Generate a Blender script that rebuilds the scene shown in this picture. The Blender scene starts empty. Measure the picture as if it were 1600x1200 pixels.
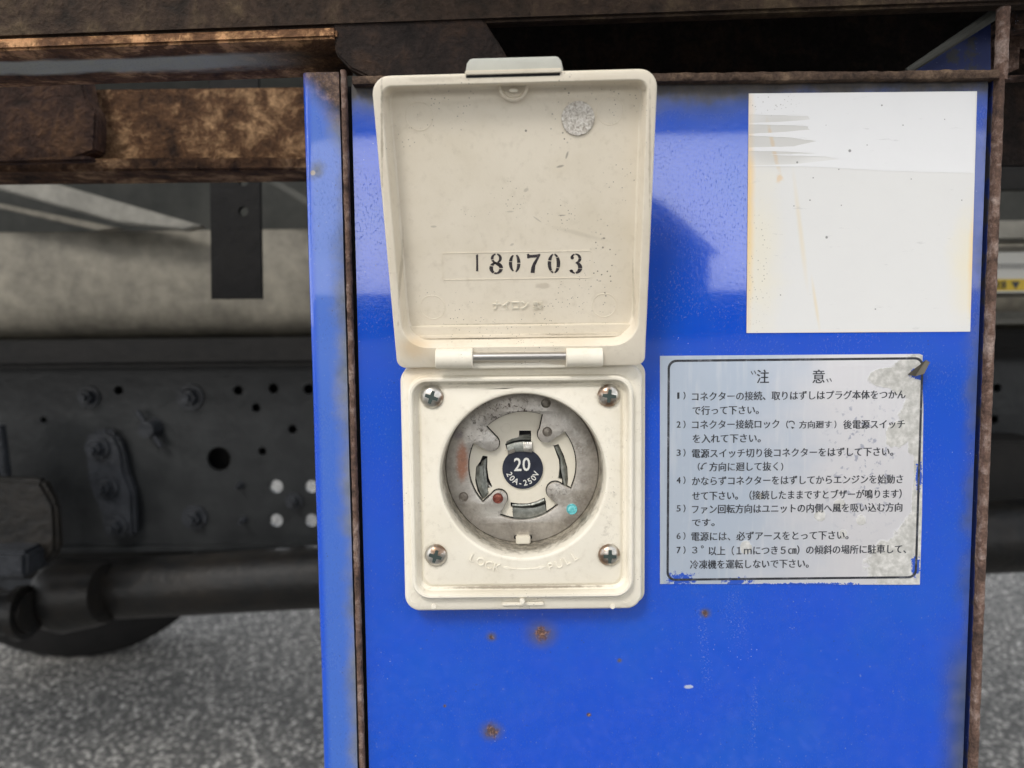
import bpy, bmesh, math, random
import numpy as np
from mathutils import Vector, Matrix, noise as mnoise
random.seed(7)
PI = math.pi
scene = bpy.context.scene
# ---------------------------------------------------------------- camera
F = 1200.0
CAM = Vector((0, -.25, .8))
RM = (Matrix.Rotation(PI/2 - math.radians(4.5), 3, 'X') @ Matrix.Rotation(math.radians(-.6), 3, 'Z'))
cam = bpy.data.cameras.new('camera'); camo = bpy.data.objects.new('camera', cam)
scene.collection.objects.link(camo); scene.camera = camo
cam.sensor_width = 36; cam.lens = 27; cam.clip_start = .01; cam.clip_end = 3000
camo.matrix_world = Matrix.Translation(CAM) @ RM.to_4x4()
cam.dof.use_dof = True; cam.dof.focus_distance = .247; cam.dof.aperture_fstop = 14
# ---------------------------------------------------------------- world, sun, exposure
SUN_EL, SUN_AZ = math.radians(42), math.radians(205)     # azimuth measured from +Y, clockwise
w = bpy.data.worlds.new('World'); scene.world = w; w.use_nodes = True
wn = w.node_tree; wn.nodes.clear()
sky = wn.nodes.new('ShaderNodeTexSky'); sky.sky_type = 'NISHITA'; sky.sun_disc = False
sky.sun_elevation = SUN_EL; sky.sun_rotation = SUN_AZ; sky.dust_density = 4; sky.air_density = 1.3
cl = wn.nodes.new('ShaderNodeTexNoise'); cl.inputs['Scale'].default_value = 3.2; cl.inputs['Detail'].default_value = 6
cr = wn.nodes.new('ShaderNodeValToRGB'); cr.color_ramp.elements[0].position = .3; cr.color_ramp.elements[1].position = .7
cr.color_ramp.elements[0].color = (7.8, 8.0, 8.4, 1); cr.color_ramp.elements[1].color = (11.5, 11.6, 11.8, 1)
mx = wn.nodes.new('ShaderNodeMixRGB'); mx.inputs[0].default_value = .82
bg = wn.nodes.new('ShaderNodeBackground'); bg.inputs[1].default_value = .12
wo = wn.nodes.new('ShaderNodeOutputWorld')
wn.links.new(cl.outputs[0], cr.inputs[0]); wn.links.new(sky.outputs[0], mx.inputs[1]); wn.links.new(cr.outputs[0], mx.inputs[2])
tcw = wn.nodes.new('ShaderNodeTexCoord'); sxw = wn.nodes.new('ShaderNodeSeparateXYZ'); mrw = wn.nodes.new('ShaderNodeMapRange'); muw = wn.nodes.new('ShaderNodeMixRGB'); muw.blend_type = 'MULTIPLY'; muw.inputs[0].default_value = 1
for k_, v_ in zip((1, 2, 3, 4), (.12, .5, 2.1, .85)): mrw.inputs[k_].default_value = v_
wn.links.new(tcw.outputs['Generated'], sxw.inputs[0]); wn.links.new(sxw.outputs[2], mrw.inputs[0]); wn.links.new(mx.outputs[0], muw.inputs[1]); wn.links.new(mrw.outputs[0], muw.inputs[2])
wn.links.new(muw.outputs[0], bg.inputs[0]); wn.links.new(bg.outputs[0], wo.inputs[0])
sl = bpy.data.lights.new('sun', 'SUN'); sl.energy = 1.2; sl.angle = math.radians(14); sl.color = (1, .96, .9)
so = bpy.data.objects.new('sun', sl); scene.collection.objects.link(so)
sd = Vector((math.sin(SUN_AZ)*math.cos(SUN_EL), math.cos(SUN_AZ)*math.cos(SUN_EL), math.sin(SUN_EL)))
so.rotation_euler = sd.to_track_quat('Z', 'Y').to_euler()
vs = scene.view_settings; vs.view_transform = 'Standard'; vs.look = 'None'; vs.gamma = 1; vs.exposure = .42
scene.cycles.use_denoising = True; scene.cycles.max_bounces = 8
try: scene.cycles.denoising_prefilter = 'ACCURATE'
except Exception: pass

# ---------------------------------------------------------------- helpers
def P(px, py, Y=0.0):
    """photo pixel -> point on the vertical plane y = Y"""
    d = RM @ Vector(((px-800)/F, (600-py)/F, -1)); t = (Y - CAM.y)/d.y
    return CAM + d*t
def proj(p):
    q = RM.transposed() @ (Vector(p) - CAM); return (800 + F*q.x/-q.z, 600 - F*q.y/-q.z)
MAT = {}
class G:
    def __init__(s, name):
        s.m = bpy.data.materials.new(name); s.m.use_nodes = True; s.nt = s.m.node_tree
        s.b = s.nt.nodes['Principled BSDF']; MAT[name] = s.m
        s.tc = s.nt.nodes.new('ShaderNodeTexCoord').outputs['Object']
    def lk(s, v, inp):
        if isinstance(v, bpy.types.NodeSocket): s.nt.links.new(v, inp)
        elif v is not None:
            if hasattr(inp.default_value, '__len__') and hasattr(v, '__len__') and len(v) == 3 and len(inp.default_value) == 4: v = (*v, 1)
            if hasattr(inp.default_value, '__len__') and not hasattr(v, '__len__'): v = (v, v, v, 1)
            inp.default_value = v
    def map(s, sc=(1, 1, 1), rot=(0, 0, 0)):
        n = s.nt.nodes.new('ShaderNodeMapping'); s.lk(s.tc, n.inputs[0]); n.inputs['Rotation'].default_value = rot; n.inputs['Scale'].default_value = sc
        return n.outputs[0]
    def noise(s, scale, detail=4, rough=.55, vec=None, dist=0):
        n = s.nt.nodes.new('ShaderNodeTexNoise'); s.lk(vec or s.tc, n.inputs['Vector']); n.inputs['Scale'].default_value = scale
        n.inputs['Detail'].default_value = detail; n.inputs['Roughness'].default_value = rough; n.inputs['Distortion'].default_value = dist
        return n.outputs[0]
    def vor(s, scale, vec=None, feature='F1', out='Distance', rnd=1):
        n = s.nt.nodes.new('ShaderNodeTexVoronoi'); n.feature = feature; s.lk(vec or s.tc, n.inputs['Vector']); n.inputs['Scale'].default_value = scale
        n.inputs['Randomness'].default_value = rnd
        return n.outputs[out]
    def ramp(s, f, stops):
        n = s.nt.nodes.new('ShaderNodeValToRGB'); s.lk(f, n.inputs[0]); e = n.color_ramp.elements
        while len(e) < len(stops): e.new(.5)
        for k, (p, c) in enumerate(stops):
            e[k].position = p; e[k].color = (*(c if hasattr(c, '__len__') else (c, c, c)), 1)
        return n.outputs[0]
    def mix(s, f, a, b, mode='MIX'):
        n = s.nt.nodes.new('ShaderNodeMixRGB'); n.blend_type = mode
        for v, i in zip((f, a, b), n.inputs): s.lk(v, i)
        return n.outputs[0]
    def math(s, op, a, b=None, clamp=False):
        n = s.nt.nodes.new('ShaderNodeMath'); n.operation = op; n.use_clamp = clamp; s.lk(a, n.inputs[0])
        if b is not None: s.lk(b, n.inputs[1])
        return n.outputs[0]
    def smooth(s, v, lo, hi):
        n = s.nt.nodes.new('ShaderNodeMapRange'); n.interpolation_type = 'SMOOTHSTEP'
        for a, i in zip((v, lo, hi), n.inputs): s.lk(a, i)
        return n.outputs[0]
    def spot(s, px, py, rx, ry, amp=.5, soft=.4, nz=None, Y=0, ang=0):
        """mask of a blotch whose centre and radii are given in photo pixels on plane Y"""
        c = P(px, py, Y); k = (Y - CAM.y)/F
        v = s.nt.nodes.new('ShaderNodeVectorMath'); v.operation = 'SUBTRACT'; s.lk(s.tc, v.inputs[0]); v.inputs[1].default_value = c
        o = v.outputs[0]
        if ang:
            r = s.nt.nodes.new('ShaderNodeVectorRotate'); r.rotation_type = 'Y_AXIS'; s.lk(o, r.inputs[0]); r.inputs['Angle'].default_value = ang; o = r.outputs[0]
        m = s.nt.nodes.new('ShaderNodeVectorMath'); m.operation = 'MULTIPLY'; s.lk(o, m.inputs[0]); m.inputs[1].default_value = (1/(rx*k), 0, 1/(ry*k))
        l = s.nt.nodes.new('ShaderNodeVectorMath'); l.operation = 'LENGTH'; s.lk(m.outputs[0], l.inputs[0])
        d = l.outputs['Value']
        if nz is not None and amp: d = s.math('ADD', d, s.math('MULTIPLY', s.math('SUBTRACT', nz, .5), amp*2))
        return s.smooth(d, 1.0, 1.0 - soft)
    def xz(s):
        n = s.nt.nodes.new('ShaderNodeSeparateXYZ'); s.lk(s.tc, n.inputs[0]); return n.outputs[0], n.outputs[2]
    def bump(s, h, strength=.5, dist=.001):
        n = s.nt.nodes.new('ShaderNodeBump'); s.lk(h, n.inputs['Height']); n.inputs['Strength'].default_value = strength; n.inputs['Distance'].default_value = dist
        s.nt.links.new(n.outputs[0], s.b.inputs['Normal'])
    def fin(s, col=None, rough=None, metal=None, spec=None, coat=None):
        s.lk(col, s.b.inputs['Base Color']); s.lk(rough, s.b.inputs['Roughness']); s.lk(metal, s.b.inputs['Metallic'])
        if spec is not None: s.lk(spec, s.b.inputs['Specular IOR Level'])
        if coat is not None: s.lk(coat, s.b.inputs['Coat Weight'])
        return s.m

def link(name, me, mat, parent=None, smooth=None):
    if mat: me.materials.clear(); me.materials.append(mat)
    o = bpy.data.objects.new(name, me); scene.collection.objects.link(o)
    if smooth is not None:
        me.shade_smooth(); me.set_sharp_from_angle(angle=math.radians(smooth))
    if parent:
        o.parent = parent; o.matrix_parent_inverse = parent.matrix_world.inverted() if parent.type == 'EMPTY' else Matrix()
    return o
def thing(name, loc, label, cat, group=None):
    o = bpy.data.objects.new(name, None); scene.collection.objects.link(o); o.location = loc; o.empty_display_size = .02
    o.matrix_world = Matrix.Translation(loc); o['label'] = label; o['category'] = cat
    if group: o['group'] = group
    return o
def tag(o, label, cat, group=None):
    o['label'] = label; o['category'] = cat
    if group: o['group'] = group
    return o
class MB:
    """mesh collector; all coordinates in world metres"""
    def __init__(s): s.bm = bmesh.new()
    def box(s, x0, x1, y0, y1, z0, z1, bev=0, M=None):
        t = bmesh.new(); bmesh.ops.create_cube(t, size=1)
        for v in t.verts: v.co = Vector((x0+(v.co.x+.5)*(x1-x0), y0+(v.co.y+.5)*(y1-y0), z0+(v.co.z+.5)*(z1-z0)))
        if bev: bmesh.ops.bevel(t, geom=t.edges[:], offset=bev, segments=2, affect='EDGES')
        s.take(t, M); return s
    def take(s, t, M=None):
        if M is not None: bmesh.ops.transform(t, matrix=M, verts=t.verts)
        me = bpy.data.meshes.new('tmp'); t.to_mesh(me); t.free(); s.bm.from_mesh(me); bpy.data.meshes.remove(me); return s
    def prism(s, pts, y0, y1, bev=0, M=None):
        """pts: (x,z) polygon extruded from y0 to y1"""
        t = bmesh.new(); f = t.faces.new([t.verts.new((x, y0, z)) for x, z in pts])
        r = bmesh.ops.extrude_face_region(t, geom=[f]); vv = [v for v in r['geom'] if isinstance(v, bmesh.types.BMVert)]
        for v in vv: v.co.y = y1
        bmesh.ops.recalc_face_normals(t, faces=t.faces[:])
        if bev: bmesh.ops.bevel(t, geom=t.edges[:], offset=bev, segments=2, affect='EDGES')
        s.take(t, M); return s
    def loft(s, loops, close=True, cap0=False, cap1=False, M=None):
        t = bmesh.new(); L = [[t.verts.new(p) for p in lp] for lp in loops]; n = len(loops[0])
        for a, b in zip(L, L[1:]):
            for i in range(n if close else n-1): t.faces.new((a[i], a[(i+1) % n], b[(i+1) % n], b[i]))
        if cap0: t.faces.new(L[0][::-1])
        if cap1: t.faces.new(L[-1])
        bmesh.ops.recalc_face_normals(t, faces=t.faces[:])
        s.take(t, M); return s
    def tube(s, a, b, r, r2=None, n=24, caps=True, prof=None):
        a, b = Vector(a), Vector(b); d = b - a; q = d.to_track_quat('Z', 'Y').to_matrix()
        prof = prof or [(0, r), (1, r if r2 is None else r2)]
        loops = [[a + d*t + q @ Vector((rr*math.cos(2*PI*i/n), rr*math.sin(2*PI*i/n), 0)) for i in range(n)] for t, rr in prof]
        return s.loft(loops, cap0=caps, cap1=caps)
    def rough(s, amp, scale, seed=0, cut=None):
        if cut: bmesh.ops.subdivide_edges(s.bm, edges=[e for e in s.bm.edges if e.calc_length() > cut], cuts=1, use_grid_fill=True)
        for v in s.bm.verts:
            p = v.co*scale + Vector((seed, seed*2.3, 0)); v.co += Vector((mnoise.noise(p), mnoise.noise(p+Vector((9, 0, 0))), mnoise.noise(p+Vector((0, 9, 0)))))*amp
        return s
    def build(s, name, mat, parent=None, smooth=35):
        me = bpy.data.meshes.new(name); s.bm.to_mesh(me); s.bm.free(); return link(name, me, mat, parent, smooth)
def plate(outlines, y, th, bev=0, M=None):
    """2D outlines (x,z) with holes -> bmesh plate whose front face is at y, thickness th going back"""
    c = bpy.data.curves.new('c', 'CURVE'); c.dimensions = '2D'; c.fill_mode = 'BOTH'
    c.extrude = max(th/2 - bev, 0); c.bevel_depth = bev; c.bevel_resolution = 1; c.offset = -bev
    for o in outlines:
        sp = c.splines.new('POLY'); sp.points.add(len(o)-1); sp.use_cyclic_u = True
        for p, (x, z) in zip(sp.points, o): p.co = (x, z, 0, 1)
    ob = bpy.data.objects.new('c', c); me = bpy.data.meshes.new_from_object(ob)
    bpy.data.objects.remove(ob); bpy.data.curves.remove(c)
    t = bmesh.new(); t.from_mesh(me); bpy.data.meshes.remove(me)
    for v in t.verts: v.co = Vector((v.co.x, y + th/2 - v.co.z, v.co.y))
    bmesh.ops.remove_doubles(t, verts=t.verts[:], dist=1e-7); bmesh.ops.recalc_face_normals(t, faces=t.faces[:])
    if M is not None: bmesh.ops.transform(t, matrix=M, verts=t.verts)
    return t
def circ(cx, cz, r, n=48, a0=0, a1=2*PI, rz=None):
    full = abs(a1-a0-2*PI) < 1e-6
    return [(cx + r*math.cos(a0+(a1-a0)*i/(n if full else n-1)), cz + (rz or r)*math.sin(a0+(a1-a0)*i/(n if full else n-1))) for i in range(n)]
def rrect(cx, cz, hw, hh, r, nc=10, ns=8):
    """rounded rectangle loop, same topology for every size"""
    pts = []
    cs = [(hw-r, hh-r, 0), (-hw+r, hh-r, PI/2), (-hw+r, -hh+r, PI), (hw-r, -hh+r, 1.5*PI)]
    for k, (x, z, a) in enumerate(cs):
        for i in range(nc+1): pts.append((cx+x+r*math.cos(a+PI/2*i/nc), cz+z+r*math.sin(a+PI/2*i/nc)))
        nx, nz, na = cs[(k+1) % 4]; e = pts[-1]; f = (cx+nx+r*math.cos(na), cz+nz+r*math.sin(na))
        for i in range(1, ns): pts.append((e[0]+(f[0]-e[0])*i/ns, e[1]+(f[1]-e[1])*i/ns))
    return pts
def rcirc(cx, cz, r, nc=10, ns=8):
    n = 4*(nc+ns); off = ns/2
    return [(cx + r*math.cos(2*PI*(i+off)/n), cz + r*math.sin(2*PI*(i+off)/n)) for i in range(n)]
def at(loop, y): return [(x, y, z) for x, z in loop]
def glyphs(body, size=1.0, off=0.0, ext=0.0):
    c = bpy.data.curves.new('t', 'FONT'); c.body = body; c.size = size; c.offset = off; c.extrude = ext; c.resolution_u = 3
    ob = bpy.data.objects.new('t', c); me = bpy.data.meshes.new_from_object(ob); bpy.data.objects.remove(ob); bpy.data.curves.remove(c)
    t = bmesh.new(); t.from_mesh(me); bpy.data.meshes.remove(me); return t
_t = glyphs('国'); EMR = (min(v.co.y for v in _t.verts), max(v.co.y for v in _t.verts)); _t.free()
def fit_text(mb, body, x0, x1, z0, z1, y, ext=.00004, off=0.0, M=None, em=False):
    """text stretched to the box x0..x1, z0..z1 on plane y"""
    t = glyphs(body, 1.0, off, .01)
    xs = [v.co.x for v in t.verts]; ys = [v.co.y for v in t.verts]
    a, b, c, d = min(xs), max(xs), min(ys), max(ys)
    if em: c, d = EMR
    for v in t.verts:
        v.co = Vector((x0+(v.co.x-a)/(b-a)*(x1-x0), y - v.co.z*ext/.01, z0+(v.co.y-c)/(d-c)*(z1-z0)))
    bmesh.ops.recalc_face_normals(t, faces=t.faces[:])
    mb.take(t, M)
def ribbon(pts, ws):
    """variable-width polyline outline in 2D"""
    l, r = [], []
    for i, p in enumerate(pts):
        a = Vector(pts[max(i-1, 0)]); b = Vector(pts[min(i+1, len(pts)-1)]); d = (b-a).normalized(); n = Vector((-d.y, d.x)); wv = ws[i] if hasattr(ws, '__len__') else ws
        l.append(tuple(Vector(p)+n*wv/2)); r.append(tuple(Vector(p)-n*wv/2))
    return l + r[::-1]

# ---------------------------------------------------------------- materials
def rusty(name, dark=(.03, .018, .014), mid=(.105, .045, .022), hot=(.30, .13, .045), sc=90, hi=.62, paint=None):
    g = G(name); n1 = g.noise(sc, 8, .68, dist=.4); n2 = g.noise(sc*.22, 5, .6); n3 = g.noise(sc*5, 3, .6)
    v = g.math('ADD', g.math('MULTIPLY', n1, .6), g.math('MULTIPLY', n2, .4))
    c = g.ramp(v, [(.36, dark), (.50, mid), (hi, hot)])
    c = g.mix(.55, c, g.ramp(n3, [(.35, .35), (.65, 1)]), 'MULTIPLY')
    if paint: c = paint(g, c, n1)
    g.bump(g.math('ADD', n1, g.math('MULTIPLY', n3, .4)), .9, .0025*90/sc)
    return g.fin(c, .88, 0, .25)
rusty('rust_edge', (.045, .032, .028), (.17, .105, .08), (.40, .31, .27), 260, .64)
rusty('rust_dark', (.022, .015, .012), (.065, .036, .026), (.16, .085, .045), 70)
rusty('rust_member', (.025, .015, .012), (.15, .078, .04), (.58, .36, .19), 95, .62)
def beam_paint(g, c, n):
    x, z = g.xz()
    nz = g.noise(30, 5, .6, vec=g.map((.35, 1, 1)))
    y = g.nt.nodes.new('ShaderNodeSeparateXYZ'); g.lk(g.tc, y.inputs[0]); yy = y.outputs[1]
    band = g.math('MULTIPLY', g.smooth(g.math('ADD', yy, g.math('MULTIPLY', g.math('SUBTRACT', nz, .5), .02)), .002, .006), g.smooth(g.math('ADD', yy, g.math('MULTIPLY', g.math('SUBTRACT', nz, .5), .03)), .017, .012))
    band = g.math('MULTIPLY', band, g.smooth(x, -.06, -.10))
    edge = g.math('MULTIPLY', g.smooth(yy, .004, -.003), g.smooth(n, .53, .6))
    c = g.mix(edge, c, (.55, .30, .15))
    return g.mix(band, c, (.50, .50, .40))
rusty('rust_beam', (.035, .022, .018), (.20, .10, .05), (.72, .42, .20), 95, .60, beam_paint)
rusty('rust_rim', (.03, .022, .018), (.10, .066, .048), (.22, .15, .10), 200)
rusty('rust_black', (.010, .008, .007), (.026, .018, .015), (.06, .035, .022), 110)
rusty('rust_beam_face', (.018, .014, .011), (.05, .032, .022), (.12, .085, .05), 95, .66)

def blue(name, extra, base=(.0, .066, .56)):
    g = G(name); n = g.noise(140, 6, .6); n2 = g.noise(22, 4, .55); n3 = g.noise(900, 2, .5)
    c = g.mix(g.smooth(n2, .35, .75), base, (base[0]*2.2, base[1]*1.2, base[2]*.95))
    c = g.mix(g.math('MULTIPLY', g.smooth(n3, .66, .74), .35), c, (.25, .3, .5))
    c, rough, h = extra(g, c, n, n2)
    # fine pale dust specks and dark pits; pits also break the gloss
    pit = g.math('MULTIPLY', g.smooth(g.noise(1700, 3, .6, vec=g.map((1, 1, .6), (0, .5, 0))), .52, .68), g.smooth(g.noise(40, 5, .6), .36, .58))
    rough = g.mix(g.math('MULTIPLY', pit, .7), rough, .7); c = g.mix(g.math('MULTIPLY', pit, .25), c, (.03, .05, .16))
    sep = g.nt.nodes.new('ShaderNodeRGBToBW'); g.lk(rough, sep.inputs[0]); rough = sep.outputs[0]
    v = g.vor(620); k = g.noise(60, 2)
    sp = g.math('MULTIPLY', g.smooth(v, .13, .06), g.smooth(k, .6, .68))
    c = g.mix(g.math('MULTIPLY', sp, .6), c, (.5, .55, .7))
    v2 = g.vor(410, vec=g.map((1, 1, 1), (0, .5, 0))); sp2 = g.math('MULTIPLY', g.smooth(v2, .12, .05), g.smooth(k, .44, .38))
    c = g.mix(g.math('MULTIPLY', sp2, .7), c, (.02, .03, .08))
    g.bump(g.math('ADD', h, g.math('MULTIPLY', g.noise(420, 3, .6), .35)), .3, .00025)
    g.b.inputs['IOR'].default_value = 1.5; g.b.inputs['Coat IOR'].default_value = 1.68; g.b.inputs['Coat Roughness'].default_value = .035
    return g.fin(c, rough, 0, .5, coat=g.math('SUBTRACT', 1, g.math('MULTIPLY', rough, 1.5), True) if 'plain' not in name else 0)
RUST1, RUST2, OLIVE, DULL = (.16, .065, .03), (.09, .045, .03), (.085, .085, .07), (.12, .2, .42)
def panel_extra(g, c, n, n2):
    x, z = g.xz(); hf = g.noise(520, 5, .7)
    big = g.noise(38, 6, .65)
    d = g.math('MULTIPLY', g.math('SUBTRACT', big, .5), .02)
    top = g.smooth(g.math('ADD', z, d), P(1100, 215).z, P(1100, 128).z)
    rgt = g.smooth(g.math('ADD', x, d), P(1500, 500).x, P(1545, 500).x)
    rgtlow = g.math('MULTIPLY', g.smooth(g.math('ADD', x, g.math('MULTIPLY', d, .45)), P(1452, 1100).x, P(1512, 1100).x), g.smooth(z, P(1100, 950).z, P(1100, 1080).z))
    stick = g.spot(1350, 330, 245, 255, .12, .25, big)
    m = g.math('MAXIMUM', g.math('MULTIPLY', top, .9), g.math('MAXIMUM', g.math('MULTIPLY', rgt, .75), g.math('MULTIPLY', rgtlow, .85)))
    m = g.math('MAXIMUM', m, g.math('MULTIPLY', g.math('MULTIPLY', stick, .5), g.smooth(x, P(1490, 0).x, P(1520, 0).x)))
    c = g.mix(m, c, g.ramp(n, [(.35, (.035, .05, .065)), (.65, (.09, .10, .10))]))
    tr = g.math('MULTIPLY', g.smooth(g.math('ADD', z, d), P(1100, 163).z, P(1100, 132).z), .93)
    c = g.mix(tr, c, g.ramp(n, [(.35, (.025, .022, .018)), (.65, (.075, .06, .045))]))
    for (px, py, r, col, hr) in [(846, 990, 11, RUST1, 34), (768, 1142, 10, RUST2, 24), (768, 995, 4, RUST2, 12), (920, 1117, 3, RUST2, 5), (1102, 958, 5, RUST2, 12), (695, 1103, 2, RUST2, 4), (968, 1032, 3, OLIVE, 6)]:
        c = g.mix(g.math('MULTIPLY', g.spot(px, py, hr*1.15, hr, .25, .98, n), .85), c, OLIVE)
        c = g.mix(g.math('MULTIPLY', g.spot(px, py, r*1.35, r*1.5, 1.3, .8, hf), .9), c, g.ramp(g.noise(1200, 3), [(.38, (.07, .035, .022)), (.52, col), (.66, (.42, .24, .16))]))
    # chips, pale scratches
    st = g.noise(260, 5, .7, vec=g.map((1, 1, .25), (0, .25, 0)))
    sc = g.math('MULTIPLY', g.smooth(st, .62, .70), g.math('MAXIMUM', g.spot(1090, 950, 90, 190, .3, .8, n2), g.math('MAXIMUM', g.spot(780, 1060, 22, 120, .3, .8, n2), g.spot(1110, 535, 100, 30, .4, .8, n2))))
    c = g.mix(g.math('MULTIPLY', sc, .75), c, (.32, .38, .52))
    vs_ = g.vor(800); col_ = g.math('MAXIMUM', g.spot(1100, 1010, 12, 110, .5, .6, hf, 0, .12), g.math('MAXIMUM', g.spot(1150, 960, 26, 70, .6, .6, n2, 0, .1), g.spot(1178, 1120, 9, 90, .5, .6, n2)))
    c = g.mix(g.math('MULTIPLY', g.math('MULTIPLY', g.smooth(g.noise(1500, 4, .75), .56, .66), col_), .5), c, (.42, .48, .62))
    c = g.mix(g.spot(1076, 1073, 9, 4, .7, .4, hf), c, (.4, .45, .6))
    drip = g.math('MULTIPLY', g.smooth(g.noise(55, 5, .65, vec=g.map((1, 1, .06))), .52, .72), g.smooth(z, P(1100, 1150).z, P(1100, 540).z))
    c = g.mix(g.math('MULTIPLY', drip, .05), c, (.16, .2, .34))
    rough = g.mix(m, g.ramp(n2, [(.3, .07), (.8, .13)]), .6)
    return c, rough, g.math('ADD', g.math('MULTIPLY', n2, .5), g.math('MULTIPLY', m, g.math('MULTIPLY', n, .6)))
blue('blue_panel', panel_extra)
def flange_extra(g, c, n, n2):
    x, z = g.xz(); big = g.noise(45, 6, .65); d = g.math('MULTIPLY', g.math('SUBTRACT', big, .5), .014)
    e = g.smooth(g.math('ADD', x, d), -.0585, -.0515)
    c = g.mix(g.smooth(x, -.0640, -.0615), c, g.mix(.5, c, (.09, .20, .50)))
    c = g.mix(g.math('MULTIPLY', e, .85), c, g.ramp(n, [(.35, (.12, .13, .11)), (.65, (.22, .22, .19))]))
    top = g.smooth(g.math('ADD', g.math('ADD', z, g.math('MULTIPLY', g.math('ADD', x, .058), 1.1)), g.math('MULTIPLY', d, .8)), P(520, 200).z, P(520, 140).z)
    c = g.mix(top, c, g.ramp(g.noise(330, 6, .7), [(.38, (.02, .014, .012)), (.52, (.08, .045, .03)), (.66, (.2, .13, .09))]))
    c = g.mix(g.math('MULTIPLY', g.spot(498, 268, 20, 22, .7, .9, n), .8), c, (.035, .045, .04)); c = g.mix(g.spot(492, 272, 5, 5, .6, .5, n), c, (.3, .25, .2))
    return c, g.mix(g.math('MAXIMUM', e, top), g.ramp(n2, [(.3, .22), (.8, .38)]), .75), g.math('ADD', g.math('MULTIPLY', n2, .6), g.math('MULTIPLY', n, g.math('MULTIPLY', e, .5)))
blue('blue_flange', flange_extra)
blue('blue_plain', lambda g, c, n, n2: (g.mix(g.smooth(n, .5, .62), c, (.03, .03, .04)), .6, n), (.004, .016, .11))  # cabinet blue with shade darkened into its base colour

def cream(name, base=(.72, .675, .56), extra=None, specks=None, dirt=.5):
    g = G(name); n = g.noise(60, 6, .6); n2 = g.noise(420, 4, .6); fine = g.noise(1600, 2, .5)
    c = g.mix(g.math('MULTIPLY', g.smooth(n, .4, .75), dirt*.5), base, (base[0]*.82, base[1]*.79, base[2]*.72))
    c = g.mix(g.math('MULTIPLY', g.smooth(n2, .5, .8), .35*dirt), c, (.42, .36, .27))
    v = g.vor(900); a = specks(g) if specks else g.smooth(g.noise(45, 3), .55, .65)
    c = g.mix(g.math('MULTIPLY', g.math('MULTIPLY', g.smooth(v, .17, .09), a), .85), c, (.10, .085, .07))
    # scuffs: short slanted dark scratches
    s1 = g.noise(230, 6, .7, vec=g.map((.35, 1, 1.6), (0, .45, 0))); c = g.mix(g.math('MULTIPLY', g.math('MULTIPLY', g.smooth(s1, .66, .72), g.smooth(n, .48, .6)), .6*dirt), c, (.2, .17, .13))
    if extra: c = extra(g, c, n, n2)
    # grime gathers in real crevices
    ao = g.nt.nodes.new('ShaderNodeNewGeometry').outputs['Pointiness']
    g.bump(g.math('ADD', fine, g.math('MULTIPLY', n2, .6)), .10, .0003)
    return g.fin(c, g.ramp(n2, [(.3, .42), (.7, .58)]), 0, .4)
def lid_extra(g, c, n, n2):
    k = LIDY
    def s(px, py, rx, ry, amp=.4, soft=.6, ang=0): return g.spot(px, py, rx, ry, amp, soft, n2, k, ang)
    c = g.mix(g.math('MULTIPLY', s(850, 445, 16, 6, .5), .35), c, (.3, .24, .17))
    c = g.mix(g.math('MULTIPLY', s(640, 545, 40, 28, .3, .9), .5), c, (.62, .42, .2))
    for (px, py, rx, ry, al, an) in [(874, 264, 7, 2, .5, .2), (884, 248, 2, 7, .5, -.3), (878, 336, 7, 1.2, .5, 0), (822, 298, 5, 3, .3, .6), (797, 330, 7, 1.5, .3, 0), (840, 342, 10, 1.3, .3, -.6), (676, 352, 6, 2, .3, 0), (821, 213, 2, 2, .8, 0), (945, 371, 3, 2, .7, 0), (944, 385, 2, 2, .8, 0), (800, 380, 4, 2, .3, .4)]:
        c = g.mix(g.math('MULTIPLY', s(px, py, rx, ry, .3, .5, an), al), c, (.08, .07, .06))
    c = g.mix(g.math('MULTIPLY', g.math('MULTIPLY', g.smooth(g.vor(700), .2, .1), g.math('MAXIMUM', s(945, 420, 34, 110, .4, .7), s(880, 190, 40, 60, .4, .7))), .9), c, (.10, .085, .07))
    c = g.mix(g.math('MULTIPLY', s(910, 365, 60, 5, .5, .8, -.25), .22), c, (.35, .3, .22))
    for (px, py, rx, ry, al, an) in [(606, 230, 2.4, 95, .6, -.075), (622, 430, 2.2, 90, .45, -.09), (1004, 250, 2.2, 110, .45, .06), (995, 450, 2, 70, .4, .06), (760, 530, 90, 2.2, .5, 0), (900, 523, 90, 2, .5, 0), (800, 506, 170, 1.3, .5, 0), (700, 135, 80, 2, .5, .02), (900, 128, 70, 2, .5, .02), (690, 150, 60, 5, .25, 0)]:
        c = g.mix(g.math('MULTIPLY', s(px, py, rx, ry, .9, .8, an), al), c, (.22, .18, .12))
    c = g.mix(g.math('MULTIPLY', g.smooth(g.noise(26, 4, .6), .45, .7), .3), c, (.56, .50, .38))
    return c
LIDY = -.022
cream('cream_lid', (.74, .675, .56), lid_extra, dirt=.7)
cream('cream_plain', (.70, .655, .545), dirt=.6)
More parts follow.
